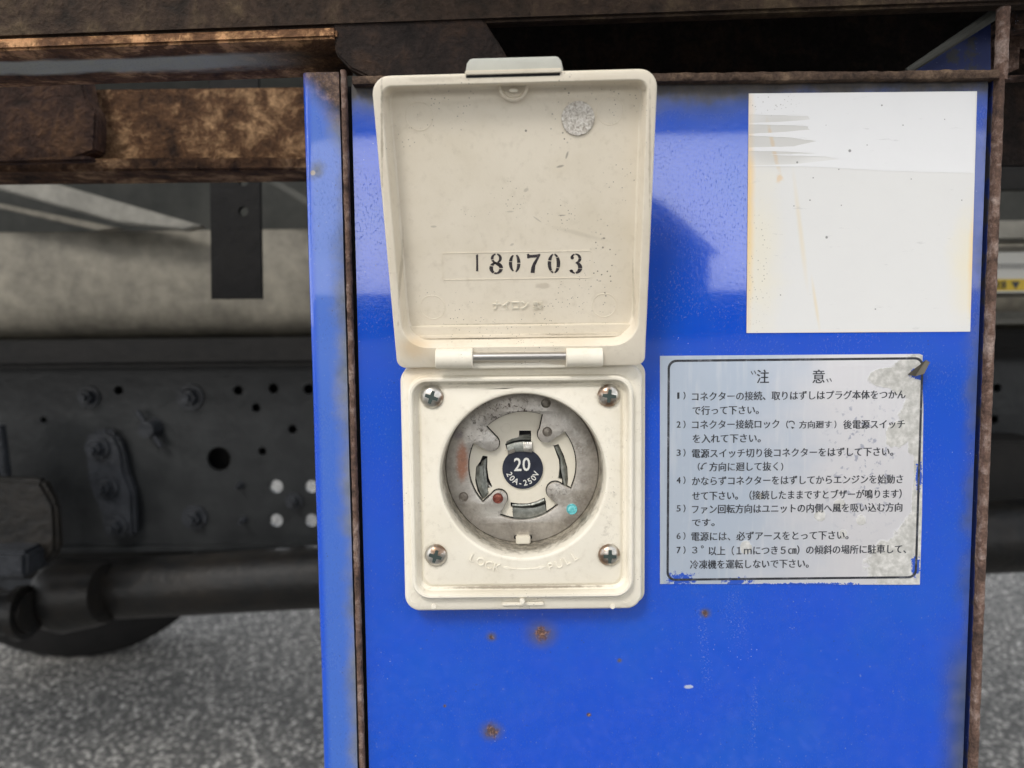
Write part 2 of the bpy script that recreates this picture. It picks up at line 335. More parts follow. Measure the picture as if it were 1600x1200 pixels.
def base_extra(g, c, n, n2):
    x, z = g.xz(); cc = P(817, 742, -.006)
    # grime plus painted recess shade in the well; rust tinge upper left
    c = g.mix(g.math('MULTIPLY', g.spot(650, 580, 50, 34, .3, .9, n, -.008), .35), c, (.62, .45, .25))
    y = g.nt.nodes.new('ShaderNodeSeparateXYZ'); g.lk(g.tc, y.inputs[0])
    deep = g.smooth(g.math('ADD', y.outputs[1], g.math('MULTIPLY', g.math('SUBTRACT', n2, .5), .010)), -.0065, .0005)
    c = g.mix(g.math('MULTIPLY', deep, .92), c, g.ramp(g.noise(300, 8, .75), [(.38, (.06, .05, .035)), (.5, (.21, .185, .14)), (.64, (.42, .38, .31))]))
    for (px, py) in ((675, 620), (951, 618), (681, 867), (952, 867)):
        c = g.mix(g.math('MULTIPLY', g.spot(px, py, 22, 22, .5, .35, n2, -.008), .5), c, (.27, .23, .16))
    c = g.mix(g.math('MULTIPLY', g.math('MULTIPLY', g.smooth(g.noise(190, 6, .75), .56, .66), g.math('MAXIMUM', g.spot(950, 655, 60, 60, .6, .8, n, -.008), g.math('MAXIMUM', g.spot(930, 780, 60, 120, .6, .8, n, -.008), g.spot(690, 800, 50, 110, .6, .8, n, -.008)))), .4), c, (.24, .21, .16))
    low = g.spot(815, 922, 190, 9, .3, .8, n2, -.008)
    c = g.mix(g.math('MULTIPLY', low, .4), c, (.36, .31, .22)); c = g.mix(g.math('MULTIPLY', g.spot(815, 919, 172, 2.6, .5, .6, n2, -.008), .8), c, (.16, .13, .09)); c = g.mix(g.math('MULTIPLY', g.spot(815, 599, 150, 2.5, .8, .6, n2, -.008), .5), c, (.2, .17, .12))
    return c
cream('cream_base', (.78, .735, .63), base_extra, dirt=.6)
cream('cream_insul', (.69, .65, .55), dirt=.4)
g = G('grey_tab'); g.fin(g.ramp(g.noise(90), [(.3, (.46, .465, .42)), (.7, (.56, .565, .51))]), .5)
g = G('steel_pin'); g.bump(g.noise(200, 4, vec=g.map((.05, 1, 1))), .2, .0002); g.fin((.55, .53, .5), .28, 1)
g = G('ring_metal'); n = g.noise(110, 10, .72); n2 = g.noise(35, 4); n3 = g.noise(1100, 3, .7)
c = g.ramp(n, [(.34, (.33, .30, .265)), (.5, (.50, .465, .42)), (.66, (.66, .63, .58))])
c = g.mix(g.math('MULTIPLY', g.spot(722, 720, 13, 42, .4, .7, n, .0066), .75), c, (.48, .19, .10))
c = g.mix(g.math('MULTIPLY', g.spot(713, 678, 14, 12, .4, .7, n, .0066), .5), c, (.20, .17, .24))
pits = g.math('MULTIPLY', g.smooth(g.noise(430, 6, .8), .53, .58), g.math('MAXIMUM', g.spot(790, 640, 75, 26, .4, .7, n2, .0066), g.math('MULTIPLY', g.spot(742, 672, 30, 30, .4, .7, n2, .0066), .8)))
c = g.mix(pits, c, (.05, .035, .025))
c = g.mix(g.math('MULTIPLY', g.spot(772, 800, 34, 14, .6, .7, n, .0066), .8), c, (.62, .6, .55))
c = g.mix(g.math('MULTIPLY', g.smooth(n3, .52, .66), .35), c, (.62, .59, .55))
fr_ = g.math('MULTIPLY', g.smooth(g.noise(650, 8, .8), .48, .62), g.math('MAXIMUM', g.spot(895, 690, 38, 60, .5, .7, n2, .0066), g.math('MAXIMUM', g.spot(768, 680, 22, 22, .5, .7, n2, .0066), g.spot(880, 770, 40, 34, .5, .7, n2, .0066))))
c = g.mix(g.math('MULTIPLY', fr_, .7), c, (.70, .68, .64))
dk = g.math('MULTIPLY', g.smooth(g.noise(520, 6, .75), .55, .64), g.spot(815, 725, 128, 128, .2, .5, n2, .0066)); c = g.mix(g.math('MULTIPLY', dk, .5), c, (.10, .085, .07))
g.bump(g.math('ADD', n, g.math('MULTIPLY', n3, .5)), .4, .0003)
g.fin(c, g.ramp(n, [(.3, .55), (.7, .33)]), .8)
g = G('blade_metal'); n = g.noise(420, 6, .65, vec=g.map((1, 1, 1))); g.bump(n, .5, .0004); g.fin(g.ramp(n, [(.3, (.13, .14, .125)), (.7, (.36, .37, .34))]), .42, .7)
g = G('blade_bright'); n = g.noise(300, 4); g.fin(g.ramp(n, [(.3, (.3, .28, .25)), (.7, (.62, .6, .55))]), .28, .9)
g = G('rivet_grey'); n = g.noise(700, 5); g.bump(n, .5, .0003); g.fin(g.ramp(n, [(.3, (.14, .12, .10)), (.7, (.32, .29, .25))]), .5, .6)
g = G('rivet_red'); n = g.noise(900, 5); g.bump(n, .8, .0004); g.fin(g.ramp(n, [(.3, (.09, .02, .015)), (.55, (.22, .06, .04)), (.75, (.42, .17, .09))]), .5, .3)
g = G('rivet_verdigris'); n = g.noise(800, 5); g.bump(n, .9, .0005); g.fin(g.ramp(n, [(.3, (.08, .38, .42)), (.55, (.16, .58, .62)), (.75, (.5, .8, .8))]), .85)
g = G('screw_steel'); n = g.noise(500, 5); n2 = g.noise(120, 4); g.bump(n, .35, .0003)
g.fin(g.mix(g.smooth(n2, .5, .6), g.ramp(n, [(.3, (.36, .34, .30)), (.7, (.72, .70, .66))]), (.25, .17, .12)), .3, .85)
g = G('screw_slot'); g.fin((.045, .065, .06), .6, .3)
g = G('navy_label'); n = g.noise(300, 4); g.fin(g.ramp(n, [(.3, (.008, .011, .024)), (.7, (.022, .026, .045))]), .4)
g = G('label_white'); g.fin((.68, .68, .64), .5)
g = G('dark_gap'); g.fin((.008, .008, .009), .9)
g = G('ink_stamp'); n = g.noise(900, 4, .7); g.fin(g.ramp(n, [(.42, (.02, .016, .018)), (.62, (.05, .04, .045)), (.72, (.28, .24, .22))]), .6)
g = G('pad_silver'); n = g.noise(1500, 3, .7); n2 = g.noise(350, 3); g.bump(n, .9, .0005)
g.fin(g.mix(g.smooth(n2, .55, .7), g.ramp(n, [(.34, (.36, .32, .27)), (.48, (.60, .56, .50)), (.62, (.80, .77, .72))]), (.45, .38, .3)), .6, .1)

# stickers
def white_mat(name, base, streaks):
    g = G(name); n = g.noise(70, 6, .6); n2 = g.noise(500, 4)
    c = g.mix(g.math('MULTIPLY', g.smooth(n, .4, .8), .25), base, (base[0]*.93, base[1]*.93, base[2]*.94))
    Y = g.smooth
    le = g.math('MULTIPLY', g.spot(1168, 340, 14, 260, .35, .95, n), .8); c = g.mix(le, c, (.82, .52, .16))
    c = g.mix(g.math('MULTIPLY', g.spot(1185, 400, 55, 190, .5, .95, n), .35), c, (.78, .70, .45))
    c = g.mix(g.math('MULTIPLY', g.spot(1522, 400, 13, 120, .35, .95, n), .85), c, (.82, .50, .14))
    c = g.mix(g.math('MULTIPLY', g.spot(1512, 410, 40, 130, .5, .95, n), .4), c, (.80, .70, .42))
    c = g.mix(g.math('MULTIPLY', g.spot(1345, 523, 190, 7, .3, .9, n), .6), c, (.82, .55, .2))
    if streaks:
        c = g.mix(g.math('MULTIPLY', g.spot(1215, 219, 80, 50, .1, .5, n), .42), c, (.44, .43, .40))
        c = g.mix(g.math('MULTIPLY', g.spot(1208, 230, 5, 58, .5, .9, n2, 0, .24), .5), c, (.62, .45, .25))
        c = g.mix(g.math('MULTIPLY', g.spot(1217, 278, 7, 10, 1.0, .8, n2), .6), c, (.70, .50, .28))
        c = g.mix(g.math('MULTIPLY', g.spot(1250, 360, 6, 115, .25, .95, n, 0, .14), .35), c, (.72, .58, .32))
        c = g.mix(g.math('MULTIPLY', g.spot(1274, 475, 4, 55, .25, .9, n, 0, .17), .45), c, (.72, .58, .32))
    for (px, py, r) in [(1327, 236, 3.2), (1245, 254, 2.4), (1310, 265, 1.6), (1377, 165, 1.8), (1270, 278, 1.6), (1291, 371, 3), (1265, 313, 2), (1240, 322, 1.6), (1314, 321, 1.8), (1367, 483, 1.8), (1502, 313, 1.5), (1475, 187, 1.6), (1410, 196, 1.8), (1219, 461, 1.6), (1354, 227, 1.4), (1423, 280, 1.6), (1290, 196, 1.2)]:
        c = g.mix(g.math('MULTIPLY', g.spot(px, py, r*.85, r*.85, .5, .6, n2), .75), c, (.10, .10, .10))
    s1 = g.noise(330, 6, .7, vec=g.map((.3, 1, 1.5), (0, .6, 0))); c = g.mix(g.math('MULTIPLY', g.smooth(s1, .63, .70), .28), c, (.35, .35, .36))
    dots = g.math('MULTIPLY', g.smooth(g.vor(900), .24, .12), g.math('MAXIMUM', g.spot(1185, 420, 24, 130, .5, .7, n), g.spot(1200, 160, 60, 26, .5, .8, n)))
    c = g.mix(g.math('MULTIPLY', dots, .6), c, (.22, .21, .19))
    g.bump(g.math('ADD', n, n2), .12, .0002)
    return g.fin(c, .5, 0, .4)
white_mat('sticker_white', (.69, .69, .68), True)
white_mat('sticker_top', (.74, .745, .755), False)
g = G('sticker_silver'); n = g.noise(90, 7, .68); n2 = g.noise(420, 5, .65); nb = g.noise(30, 4)
x, z = g.xz(); c = g.mix(g.smooth(g.math('ADD', x, g.math('MULTIPLY', g.math('SUBTRACT', nb, .5), .06)), P(1150, 700).x, P(1330, 700).x), (.50, .57, .67), (.72, .71, .73)); c = g.mix(g.math('MULTIPLY', g.smooth(g.noise(420, 4, .6, vec=g.map((1, 1, .08))), .5, .7), .25), c, (.78, .78, .78))
c = g.mix(g.math('MULTIPLY', g.math('MULTIPLY', g.smooth(n2, .56, .63), g.spot(1350, 720, 75, 150, .5, .6, n)), .7), c, (.30, .32, .42))
worn = g.math('MAXIMUM', g.spot(1445, 590, 62, 42, .55, .12, n), g.spot(1448, 660, 46, 70, .55, .12, n))
for a in [(1440, 880, 88, 58, .5), (1405, 680, 22, 24, .8), (1440, 850, 40, 60, .5), (1404, 590, 52, 18, .5), (1440, 760, 16, 240, .4)]:
    worn = g.math('MAXIMUM', worn, g.spot(a[0], a[1], a[2], a[3], a[4], .1, n))
for a in [(1311, 787, 10, 9), (1281, 805, 10, 10), (1345, 812, 9, 9), (1317, 834, 7, 8), (1165, 855, 10, 13), (1187, 775, 5, 6)]:
    worn = g.math('MAXIMUM', worn, g.math('MULTIPLY', g.spot(*a, .35, .2, n2), .9))
c = g.mix(worn, c, g.ramp(n2, [(.35, (.38, .375, .35)), (.5, (.48, .475, .45)), (.65, (.62, .61, .585))]))
ff = g.noise(700, 5, .75)
bl = g.math('MAXIMUM', g.spot(1062, 904, 24, 11, 1.9, .3, ff), g.math('MAXIMUM', g.spot(1150, 908, 24, 7, 2.0, .3, ff), g.spot(1240, 913, 110, 3, 1.9, .3, ff)))
bl = g.math('MAXIMUM', bl, g.math('MAXIMUM', g.spot(1435, 742, 5, 24, 1.6, .1, ff), g.math('MAXIMUM', g.spot(1430, 885, 7, 18, 1.6, .1, ff), g.spot(1434, 585, 12, 9, 1.4, .1, ff))))
c = g.mix(bl, c, (.02, .08, .45))
g.bump(g.math('ADD', g.math('MULTIPLY', nb, 1.5), g.math('MULTIPLY', worn, n2)), .3, .0005)
g.fin(c, g.mix(worn, .34, .75), g.mix(g.math('MAXIMUM', worn, bl), .45, 0))
g = G('ink_black'); n = g.noise(260, 5, .7); g.fin(g.ramp(g.math('ADD', g.math('MULTIPLY', n, .6), g.math('MULTIPLY', g.noise(1300, 3, .7), .4)), [(.48, (.02, .022, .028)), (.58, (.07, .075, .09)), (.68, (.3, .31, .33))]), .45)

# background
def metal_grey(name, a, b, sc=12, rough=.6, spots=None):
    g = G(name); n = g.noise(sc, 7, .65); n2 = g.noise(sc*6, 4, .6); c = g.ramp(g.math('ADD', g.math('MULTIPLY', n, .6), g.math('MULTIPLY', n2, .4)), [(.35, a), (.65, b)])
    g.bump(n2, .3, .004); return g.fin(c, rough, 0, .35)
metal_grey('board_grey', (.09, .083, .067), (.24, .22, .175), 10)
metal_grey('rail_black', (.007, .008, .009), (.025, .027, .028), 5, .36)
metal_grey('bracket_black', (.010, .0115, .014), (.032, .035, .041), 25, .30)
metal_grey('shaft_black', (.002, .003, .004), (.016, .013, .010), 16, .42)
metal_grey('ceiling_grey', (.045, .047, .043), (.09, .09, .08), 8, .8)
metal_grey('strip_grey', (.16, .155, .135), (.28, .27, .235), 14)
metal_grey('black_steel', (.003, .003, .003), (.010, .009, .008), 14, .8)
metal_grey('tyre_rubber', (.003, .003, .003), (.010, .009, .009), 20, .9)
metal_grey('far_white', (.78, .78, .75), (.85, .85, .82), 3, .8)
g = G('label_cream'); g.fin((.75, .73, .66), .5)
g = G('warn_yellow'); g.fin((.75, .52, .03), .5)
g = G('shed_wall'); x = g.noise(4, 4); g.fin(g.ramp(x, [(.3, (.04, .045, .05)), (.7, (.07, .075, .08))]), .9)
g = G('shed_roof'); g.fin((.045, .05, .06), .7)
g = G('asphalt_mat'); v = g.vor(108, out='Color'); vd = g.vor(108); n = g.noise(3, 4); n2 = g.noise(220, 4, .7)
bw = g.nt.nodes.new('ShaderNodeRGBToBW'); g.lk(v, bw.inputs[0])
c = g.ramp(bw.outputs[0], [(.2, (.08, .079, .075)), (.5, (.25, .245, .232)), (.72, (.52, .50, .465)), (.93, (1, .97, .91))])
c = g.mix(g.smooth(vd, .35, .65), c, (.02, .02, .022)); c = g.mix(.35, c, g.ramp(n2, [(.35, (.05, .05, .05)), (.7, (.5, .49, .46))]))
c = g.mix(g.math('MULTIPLY', g.smooth(g.noise(9, 5, .7), .45, .7), .45), c, (.08, .08, .078))
g.bump(g.math('SUBTRACT', 1, vd), .8, .008); g.fin(c, .85, 0, .3)

# ================================================================ setting
gm = MB(); t = bmesh.new(); vs4 = [t.verts.new(p) for p in ((-400, -400, 0), (400, -400, 0), (400, 400, 0), (-400, 400, 0))]; t.faces.new(vs4); gm.take(t)
o = gm.build('ground', MAT['asphalt_mat'], None, None); o['kind'] = 'structure'

# shed added to mirror the photographer's outline; pale wall added for daylight behind
sh = thing('shed', (0, -42, 0), 'gabled grey shed across the yard, mirrored dimly in the blue paint', 'building')
b = MB(); b.prism([(-5, 0), (10.3, 0), (10.3, 4.5), (7.6, 6.7), (2.6, 8.4), (-5, 5.2)], -44, -40); b.build('wall', MAT['shed_wall'], sh, None)
b = MB(); b.prism([(10.7, 4.3), (7.7, 7.0), (2.6, 8.8), (-5.4, 5.4), (-5.4, 5.1), (2.6, 8.42), (7.6, 6.72), (10.5, 4.2)], -44.5, -39.6); b.build('roof', MAT['shed_roof'], sh, None)
hd = MB().box(-70, 70, -47, -45, 0, 2.6); hd = hd.build('long_wall', MAT['shed_wall'], None, None); tag(hd, 'low grey boundary wall across the yard behind the photographer', 'wall')
cp = thing('canopy', (0, -11, 0), 'dark flat loading canopy roof mirrored in the top of the blue paint', 'canopy')
b = MB(); b.box(-26, 26, -13, -8, 3.95, 4.15, .03); b.build('roof', MAT['shed_roof'], cp, None)  # unseen slab added only to mirror dark in the upper panel
for x in (-25, 25): MB().tube((x, -10.5, 0), (x, -10.5, 3.96), .12).build('post', MAT['shed_roof'], cp)
wl = MB().box(-14, 14, 9, 9.3, 0, 1.3, .02).build('yard_wall', MAT['far_white'], None, None); tag(wl, 'pale yard wall far behind the truck, glimpsed through the rail holes', 'wall')

# ================================================================ truck underside
tr = thing('truck_underbody', (0, .6, 0), 'rusty and black steel underside of a truck behind the blue cabinet', 'truck')
# cargo body floor, and an unseen slab added to shade the upper panel
MB().box(-1.6, 1.6, .40, 1.9, 1.20, 1.26, .004).build('body_floor', MAT['ceiling_grey'], tr)
MB().box(-.075, .45, -.12, .05, .995, 1.01, .002).build('step_plate', MAT['rail_black'], tr)
# sloping top beam: web, front lip and lower flange
A = P(-700, 84, -.005); B = P(2300, -20, -.005)
sl_ = (B.z-A.z)/(B.x-A.x); a_ = math.atan(sl_)
MT = Matrix.Translation((0, 0, A.z - A.x*sl_)) @ Matrix.Rotation(-a_, 4, 'Y')
b = MB(); b.box(-.9, .9, -.005, .004, -.0004, .12, .0012, MT); b.rough(.0016, 60, 1, .012); b.rough(.0010, 260, 3, .006)
b.build('beam_web', MAT['rust_beam_face'], tr, 50)
b = MB(); b.box(-.9, P(542, 90, .01).x, -.0056, .028, -.0045, -.0003, .001, MT); b.rough(.0016, 70, 2, .012); b.rough(.0008, 300, 3, .006)
b.build('beam_flange', MAT['rust_beam'], tr, 50)
b = MB(); b.box(-.055, .5, .055, .06, .86, 1.09); b.rough(.002, 30, 4, .03); b.build('beam_back_plate', MAT['rust_black'], tr)  # dark sheet added to block brightness above the cabinet
# cross member: rusty channel
c0, c1 = P(-500, 145, .15), P(700, 262, .15)
b = MB(); b.box(c0.x, c1.x, .15, .155, c1.z+.004, c0.z, .001); b.box(c0.x, c1.x, .135, .165, c1.z-.003, c1.z+.003, .001); b.box(c0.x, c1.x, .155, .20, c0.z-.005, c0.z-.001, .001)
b.rough(.002, 45, 5, .02); b.rough(.001, 200, 6, .009); b.build('cross_member', MAT['rust_member'], tr, 50)
q = lambda pts, Y: [(P(x, y, Y).x, P(x, y, Y).z) for x, y in pts]
b = MB(); b.prism(q([(-120, 85), (122, 85), (132, 150), (150, 175), (148, 236), (80, 258), (-120, 260)], .135), .135, .148, .001); b.rough(.0012, 50, 7, .02); b.rough(.0006, 200, 8, .008)
o = b.build('junction_plate', MAT['rust_dark'], tr, 50)
b = MB(); b.prism(q([(-120, 246), (60, 247), (130, 244), (146, 247), (146, 253), (-120, 260)], .13), .129, .1345, .001); b.rough(.0008, 60, 9, .01); b.build('junction_lip', MAT['rust_dark'], tr, 50)
# hanging strap with holes
so_ = q([(326, 60), (402, 60), (408, 467), (330, 467)], .30)
hs = [circ(P(380, y, .30).x, P(380, y, .30).z, .0035, 16)[::-1] for y in (283, 330)]
b = MB(); b.take(plate([so_]+hs, .30, .005)); b.prism(q([(326, 60), (333, 60), (337, 466), (330, 466)], .30), .3055, .33, .0005); b.build('strap', MAT['black_steel'], tr)
# back wall pieces above the rail
bk0, bk1 = P(-900, 40, .72), P(2500, 366, .72)
MB().box(bk0.x, bk1.x, .72, .73, bk1.z, 1.20).build('inner_panel', MAT['ceiling_grey'], tr)
b = MB(); b.prism(q([(-60, 244), (0, 262), (326, 356), (300, 363), (200, 352), (0, 296), (-60, 276)], .6), .58, .6, .002); b.build('diagonal_brace', MAT['strip_grey'], tr)
b = MB(); b.prism(q([(-60, 300), (0, 318), (195, 358), (160, 362), (0, 326), (-60, 310)], .6), .59, .605, .001); b.build('diagonal_brace', MAT['board_grey'], tr)
b = MB(); b.prism(q([(400, 262), (560, 355), (560, 372), (400, 275)], .6), .58, .6, .002); b.build('diagonal_brace', MAT['ceiling_grey'], tr)
# galvanised sill: profile curling under at its foot
zt, zb = P(200, 362, .62).z, P(200, 534, .62).z; x0, x1 = -1.4, 1.4
pr = [(.66, zt+.002), (.622, zt+.001), (.62, zt-.002)] + [(.62, zb+.045)] + [(.62+.03*(1-math.cos(t)), zb+.045-.040*math.sin(t)) for t in [k*PI/2/8 for k in range(1, 9)]]
pr += [(.655, zb+.003), (.612, zb+.002), (.612, zb-.001), (.66, zb-.001)]
b = MB(); b.loft([[(x0+(x1-x0)*k/14, y, z) for y, z in pr] for k in range(15)], close=False); b.build('sill_beam', MAT['board_grey'], tr)
# frame rail with real holes
YR = .64; zt, zb = P(250, 529, YR).z, P(250, 858, YR).z
hol = [(342, 717, 19), (185, 610, 7), (372, 610, 7.5), (427, 607, 8), (482, 608, 8), (400, 637, 7), (457, 671, 7), (410, 705, 6.5), (432, 760, 10), (487, 760, 10), (432, 813, 10), (487, 813, 10), (68, 656, 5),
       (1558, 606, 7), (1554, 655, 7), (1550, 760, 7), (1548, 815, 7), (1590, 700, 7), (1590, 800, 7)]
sc_ = (YR+.25)/F
b = MB(); b.take(plate([[(-1.5, zb), (1.5, zb), (1.5, zt), (-1.5, zt)]] + [circ(P(x, y, YR).x, P(x, y, YR).z, r*sc_, 28)[::-1] for x, y, r in hol], YR, .006))
b.box(-1.5, 1.5, YR-.012, YR-.001, zb, zb+.006, .001)
rail = b.build('frame_rail', MAT['rail_black'], tr)
b = MB(); b.box(-1.5, 1.5, YR-.05, YR-.001, zt-.007, zt, .001); b.box(-1.5, 1.5, YR-.054, YR-.05, P(250, 574, YR-.05).z, zt, .001); b.box(-1.5, 1.5, YR-.058, YR-.0545, P(250, 566, YR-.05).z, P(250, 560, YR-.05).z, .001); b.build('rail_flange', MAT['black_steel'], rail)
b = MB(); xa, xb = P(408, 780, YR+.036).x, P(500, 700, YR+.02).x
b.box(-1.5, xa, YR+.03, YR+.036, zb, zt); b.box(xb+.10, 1.5, YR+.03, YR+.036, zb, zt); b.box(xa, xb+.10, YR+.03, YR+.036, P(450, 738, YR+.036).z, zt)
b.build('rail_liner', MAT['black_steel'], tr)  # black backing added so all but four rail holes look dark
def bolt(px, py, r, Y=YR, h=.012, m='bracket_black', parent=None):
    p = P(px, py, Y); k = (Y+.25)/F
    b = MB(); b.tube(p, p+Vector((0, -h*.25, 0)), r*k*1.25, None, 24); b.tube(p+Vector((0, -h*.25, 0)), p+Vector((0, -h, 0)), r*k*.85, r*k*.75, 6); b.tube(p+Vector((0, -h, 0)), p+Vector((0, -h*1.5, 0)), r*k*.4, r*k*.38, 12)
    return b.build('bolt', MAT[m], parent or rail)
for px, py, r in [(140, 620, 14), (298, 620, 17), (305, 808, 16), (460, 783, 11)]: bolt(px, py, r)
bolt(376, 758, 5); bolt(381, 812, 4.5)
b = MB(); p = P(240, 668, YR); d = Vector((.013, 0, -.021)); b.tube(p+Vector((0, -.012, 0))-d, p+Vector((0, -.012, 0))+d, .0035, None, 12); b.tube(p, p+Vector((0, -.02, 0)), .012, .009, 14); b.build('wing_bolt', MAT['bracket_black'], rail)
# cast bracket bolted on the rail
ol = q([(128, 690), (136, 676), (160, 670), (178, 680), (188, 705), (192, 735), (205, 770), (208, 840), (160, 845), (152, 800), (135, 765), (130, 725)], YR-.02)
b = MB(); b.prism(ol, YR-.016, YR-.001, .004); br = b.build('cast_bracket', MAT['bracket_black'], rail)
for px, py in [(153, 700), (167, 760), (182, 822)]: bolt(px, py, 15, YR-.016, .012, parent=rail)
# drive shaft with yoke
a, e = P(150, 922, .62), P(640, 893, .56); dv = (e-a).normalized()
b = MB(); R0 = .034
b.tube(a-dv*.03, e+dv*1.0, R0, None, 40); b.rough(.0005, 40, 3); sh_ = b.build('drive_shaft', MAT['shaft_black'], tr)
p = P(100, 930, .6)
b = MB(); b.tube(p-dv*.025, p+dv*.055, .05, None, 36, prof=[(0, .026), (.15, .038), (.35, .042), (.5, .040), (.8, .037), (1, .033)]); b.build('yoke', MAT['shaft_black'], sh_)
p = P(-30, 962, .56); b = MB(); b.tube(p-dv*.1, P(52, 956, .56), .026, .022, 30); b.tube(P(30, 958, .56), P(42, 957, .56), .029, .029, 30); b.build('stub_axle', MAT['shaft_black'], sh_)
# suspension block, spring and air cylinder at left
b = MB(); b.prism(q([(-200, 745), (60, 750), (88, 790), (90, 865), (60, 890), (-200, 895)], .5), .50, .515, .004); b.rough(.004, 25, 3, .03); b.build('spring_hanger', MAT['shaft_black'], tr)
b = MB(); b.prism(q([(-200, 862), (40, 862), (40, 905), (-200, 910)], .47), .47, .52, .004); b.build('leaf_spring', MAT['bracket_black'], tr)
b = MB(); p = P(0, 670, .56); b.tube(P(-12, 665, .55), P(-4, 745, .55), .012, .013, 24); b.tube(P(-40, 660, .56), P(-38, 750, .56), .022, None, 24); b.build('air_cylinder', MAT['bracket_black'], tr)
b = MB(); b.prism(q([(-200, 835), (305, 835), (300, 905), (-200, 905)], .78), .78, .79); b.build('mud_flap', MAT['black_steel'], tr)  # black sheet added to darken the gap left of the shaft
# far wheel, lower left
wy = P(0, 1018, 1.50); wc = P(90, 760, 1.52)
wz = .40; wx = P(85, 1000, 1.55).x
def wheel(cx, y0, y1, R, parent):
    cz = R+.001
    prof = [(0, R*.62), (.04, R*.8), (.10, R*.93), (.2, R*.99), (.35, R), (.65, R), (.8, R*.99), (.9, R*.93), (.96, R*.8), (1, R*.62)]
    b = MB(); b.tube((cx, y0, cz), (cx, y1, cz), R, None, 72, prof=prof)
    # tread grooves as real cuts are too small to see at this distance: low ribs
    for f in (.3, .42, .58, .7): b.tube((cx, y0+(y1-y0)*(f-.035), cz), (cx, y0+(y1-y0)*(f+.035), cz), R+.004, None, 72)
    wh = b.build('wheel', MAT['tyre_rubber'], parent)
    MB().tube((cx, y0-.002, cz), (cx, y0+.06, cz), R*.60, None, 48, prof=[(0, R*.60), (.02, R*.55), (.8, R*.45), (1, R*.2)]).build('rim', MAT['bracket_black'], wh)
    return wh
wx = P(100, 1000, 1.54).x; wheel(wx, 1.51, 1.75, .41, tr)
MB().tube((wx, .75, .41), (wx, 1.5, .41), .05, None, 24).build('axle', MAT['shaft_black'], tr)
# right-hand gap: pieces behind the cabinet
b = MB(); b.box(P(1520, 0, .35).x, P(2100, 0, .35).x, .35, .36, P(0, 312, .35).z, P(0, 100, .35).z); b.build('dark_plate', MAT['black_steel'], tr)
b = MB(); b.box(P(1480, 0, .5).x, P(2300, 0, .5).x, .5, .53, P(1580, 377, .5).z, P(1580, 344, .5).z, .003); b.build('grey_bar', MAT['strip_grey'], tr)
tank = MB().box(P(1480, 0, .45).x, P(2300, 0, .45).x, .45, .52, P(1580, 461, .45).z, P(1580, 384, .45).z, .004).build('unit_casing', MAT['board_grey'], tr)
b = MB(); b.prism(q([(1490, 690), (1650, 690), (1650, 878), (1600, 889), (1565, 889), (1545, 876), (1490, 870)], .56), .56, .63, .004); b.build('guard_plate', MAT['black_steel'], tr)
b = MB(); b.box(P(1500, 0, .52).x, P(1700, 0, .52).x, .52, .54, P(1580, 506, .52).z, P(1580, 487, .52).z, .006); b.build('bar_end', MAT['strip_grey'], tr)
# warning label on the casing
lab = thing('warning_label', P(1580, 425, .447), 'pale label with a yellow warning band, far behind at the right edge', 'label')
yl = .4485
b = MB(); b.box(P(1530, 0, yl).x, P(1700, 0, yl).x, yl, yl+.001, P(1590, 457, yl).z, P(1590, 394, yl).z); b.build('paper', MAT['label_cream'], lab, None)
b = MB(); b.box(P(1530, 0, yl).x, P(1690, 0, yl).x, yl-.0006, yl-.0001, P(1590, 454, yl).z, P(1590, 436, yl).z); b.build('yellow_band', MAT['warn_yellow'], lab, None)
b = MB(); b.take(plate([q([(1579, 440), (1593, 440), (1586, 452)], yl)], yl-.0010, .0003))
b.build('triangle', MAT['ink_black'], lab, None)
b = MB(); a, c = P(1552, 451, yl), P(1572, 439, yl); fit_text(b, '注意', a.x, c.x, a.z, c.z, yl-.0010, .0002)
for k in range(9):
    x = 1552+k*5.6; b.take(plate([q([(x, 412), (x+3.6, 412.5), (x+3, 414), (x+.4, 414)], yl)[::-1]], yl-.0004, .0003)); b.take(plate([q([(x+1, 415), (x+2.4, 415), (x+2.6, 420), (x+1, 420)], yl)[::-1]], yl-.0004, .0003))
b.build('lettering', MAT['ink_black'], lab, None)

# ================================================================ blue cabinet
cab = thing('equipment_cabinet', (.05, .05, .55), 'bright blue steel cabinet with rusted edges hung under the truck', 'cabinet')
XL, XR = -.0508, .1545; ZT = P(1000, 126).z; ZB = .52
CX, CZ = P(817, 742, -.006).x, P(817, 742, -.006).z
MB().box(XR-.0009, XR+.0015, .0005, .14, ZB, ZT).build('side_wall', MAT['blue_plain'], cab, None)
b = MB(); b.take(plate([[(XL+.0009, ZB), (XR-.0026, ZB), (XR-.0026, ZT), (XL+.0009, ZT)], circ(CX, CZ, .030, 64)[::-1]], 0, .0015)); fp = b.build('front_panel', MAT['blue_panel'], cab, None)
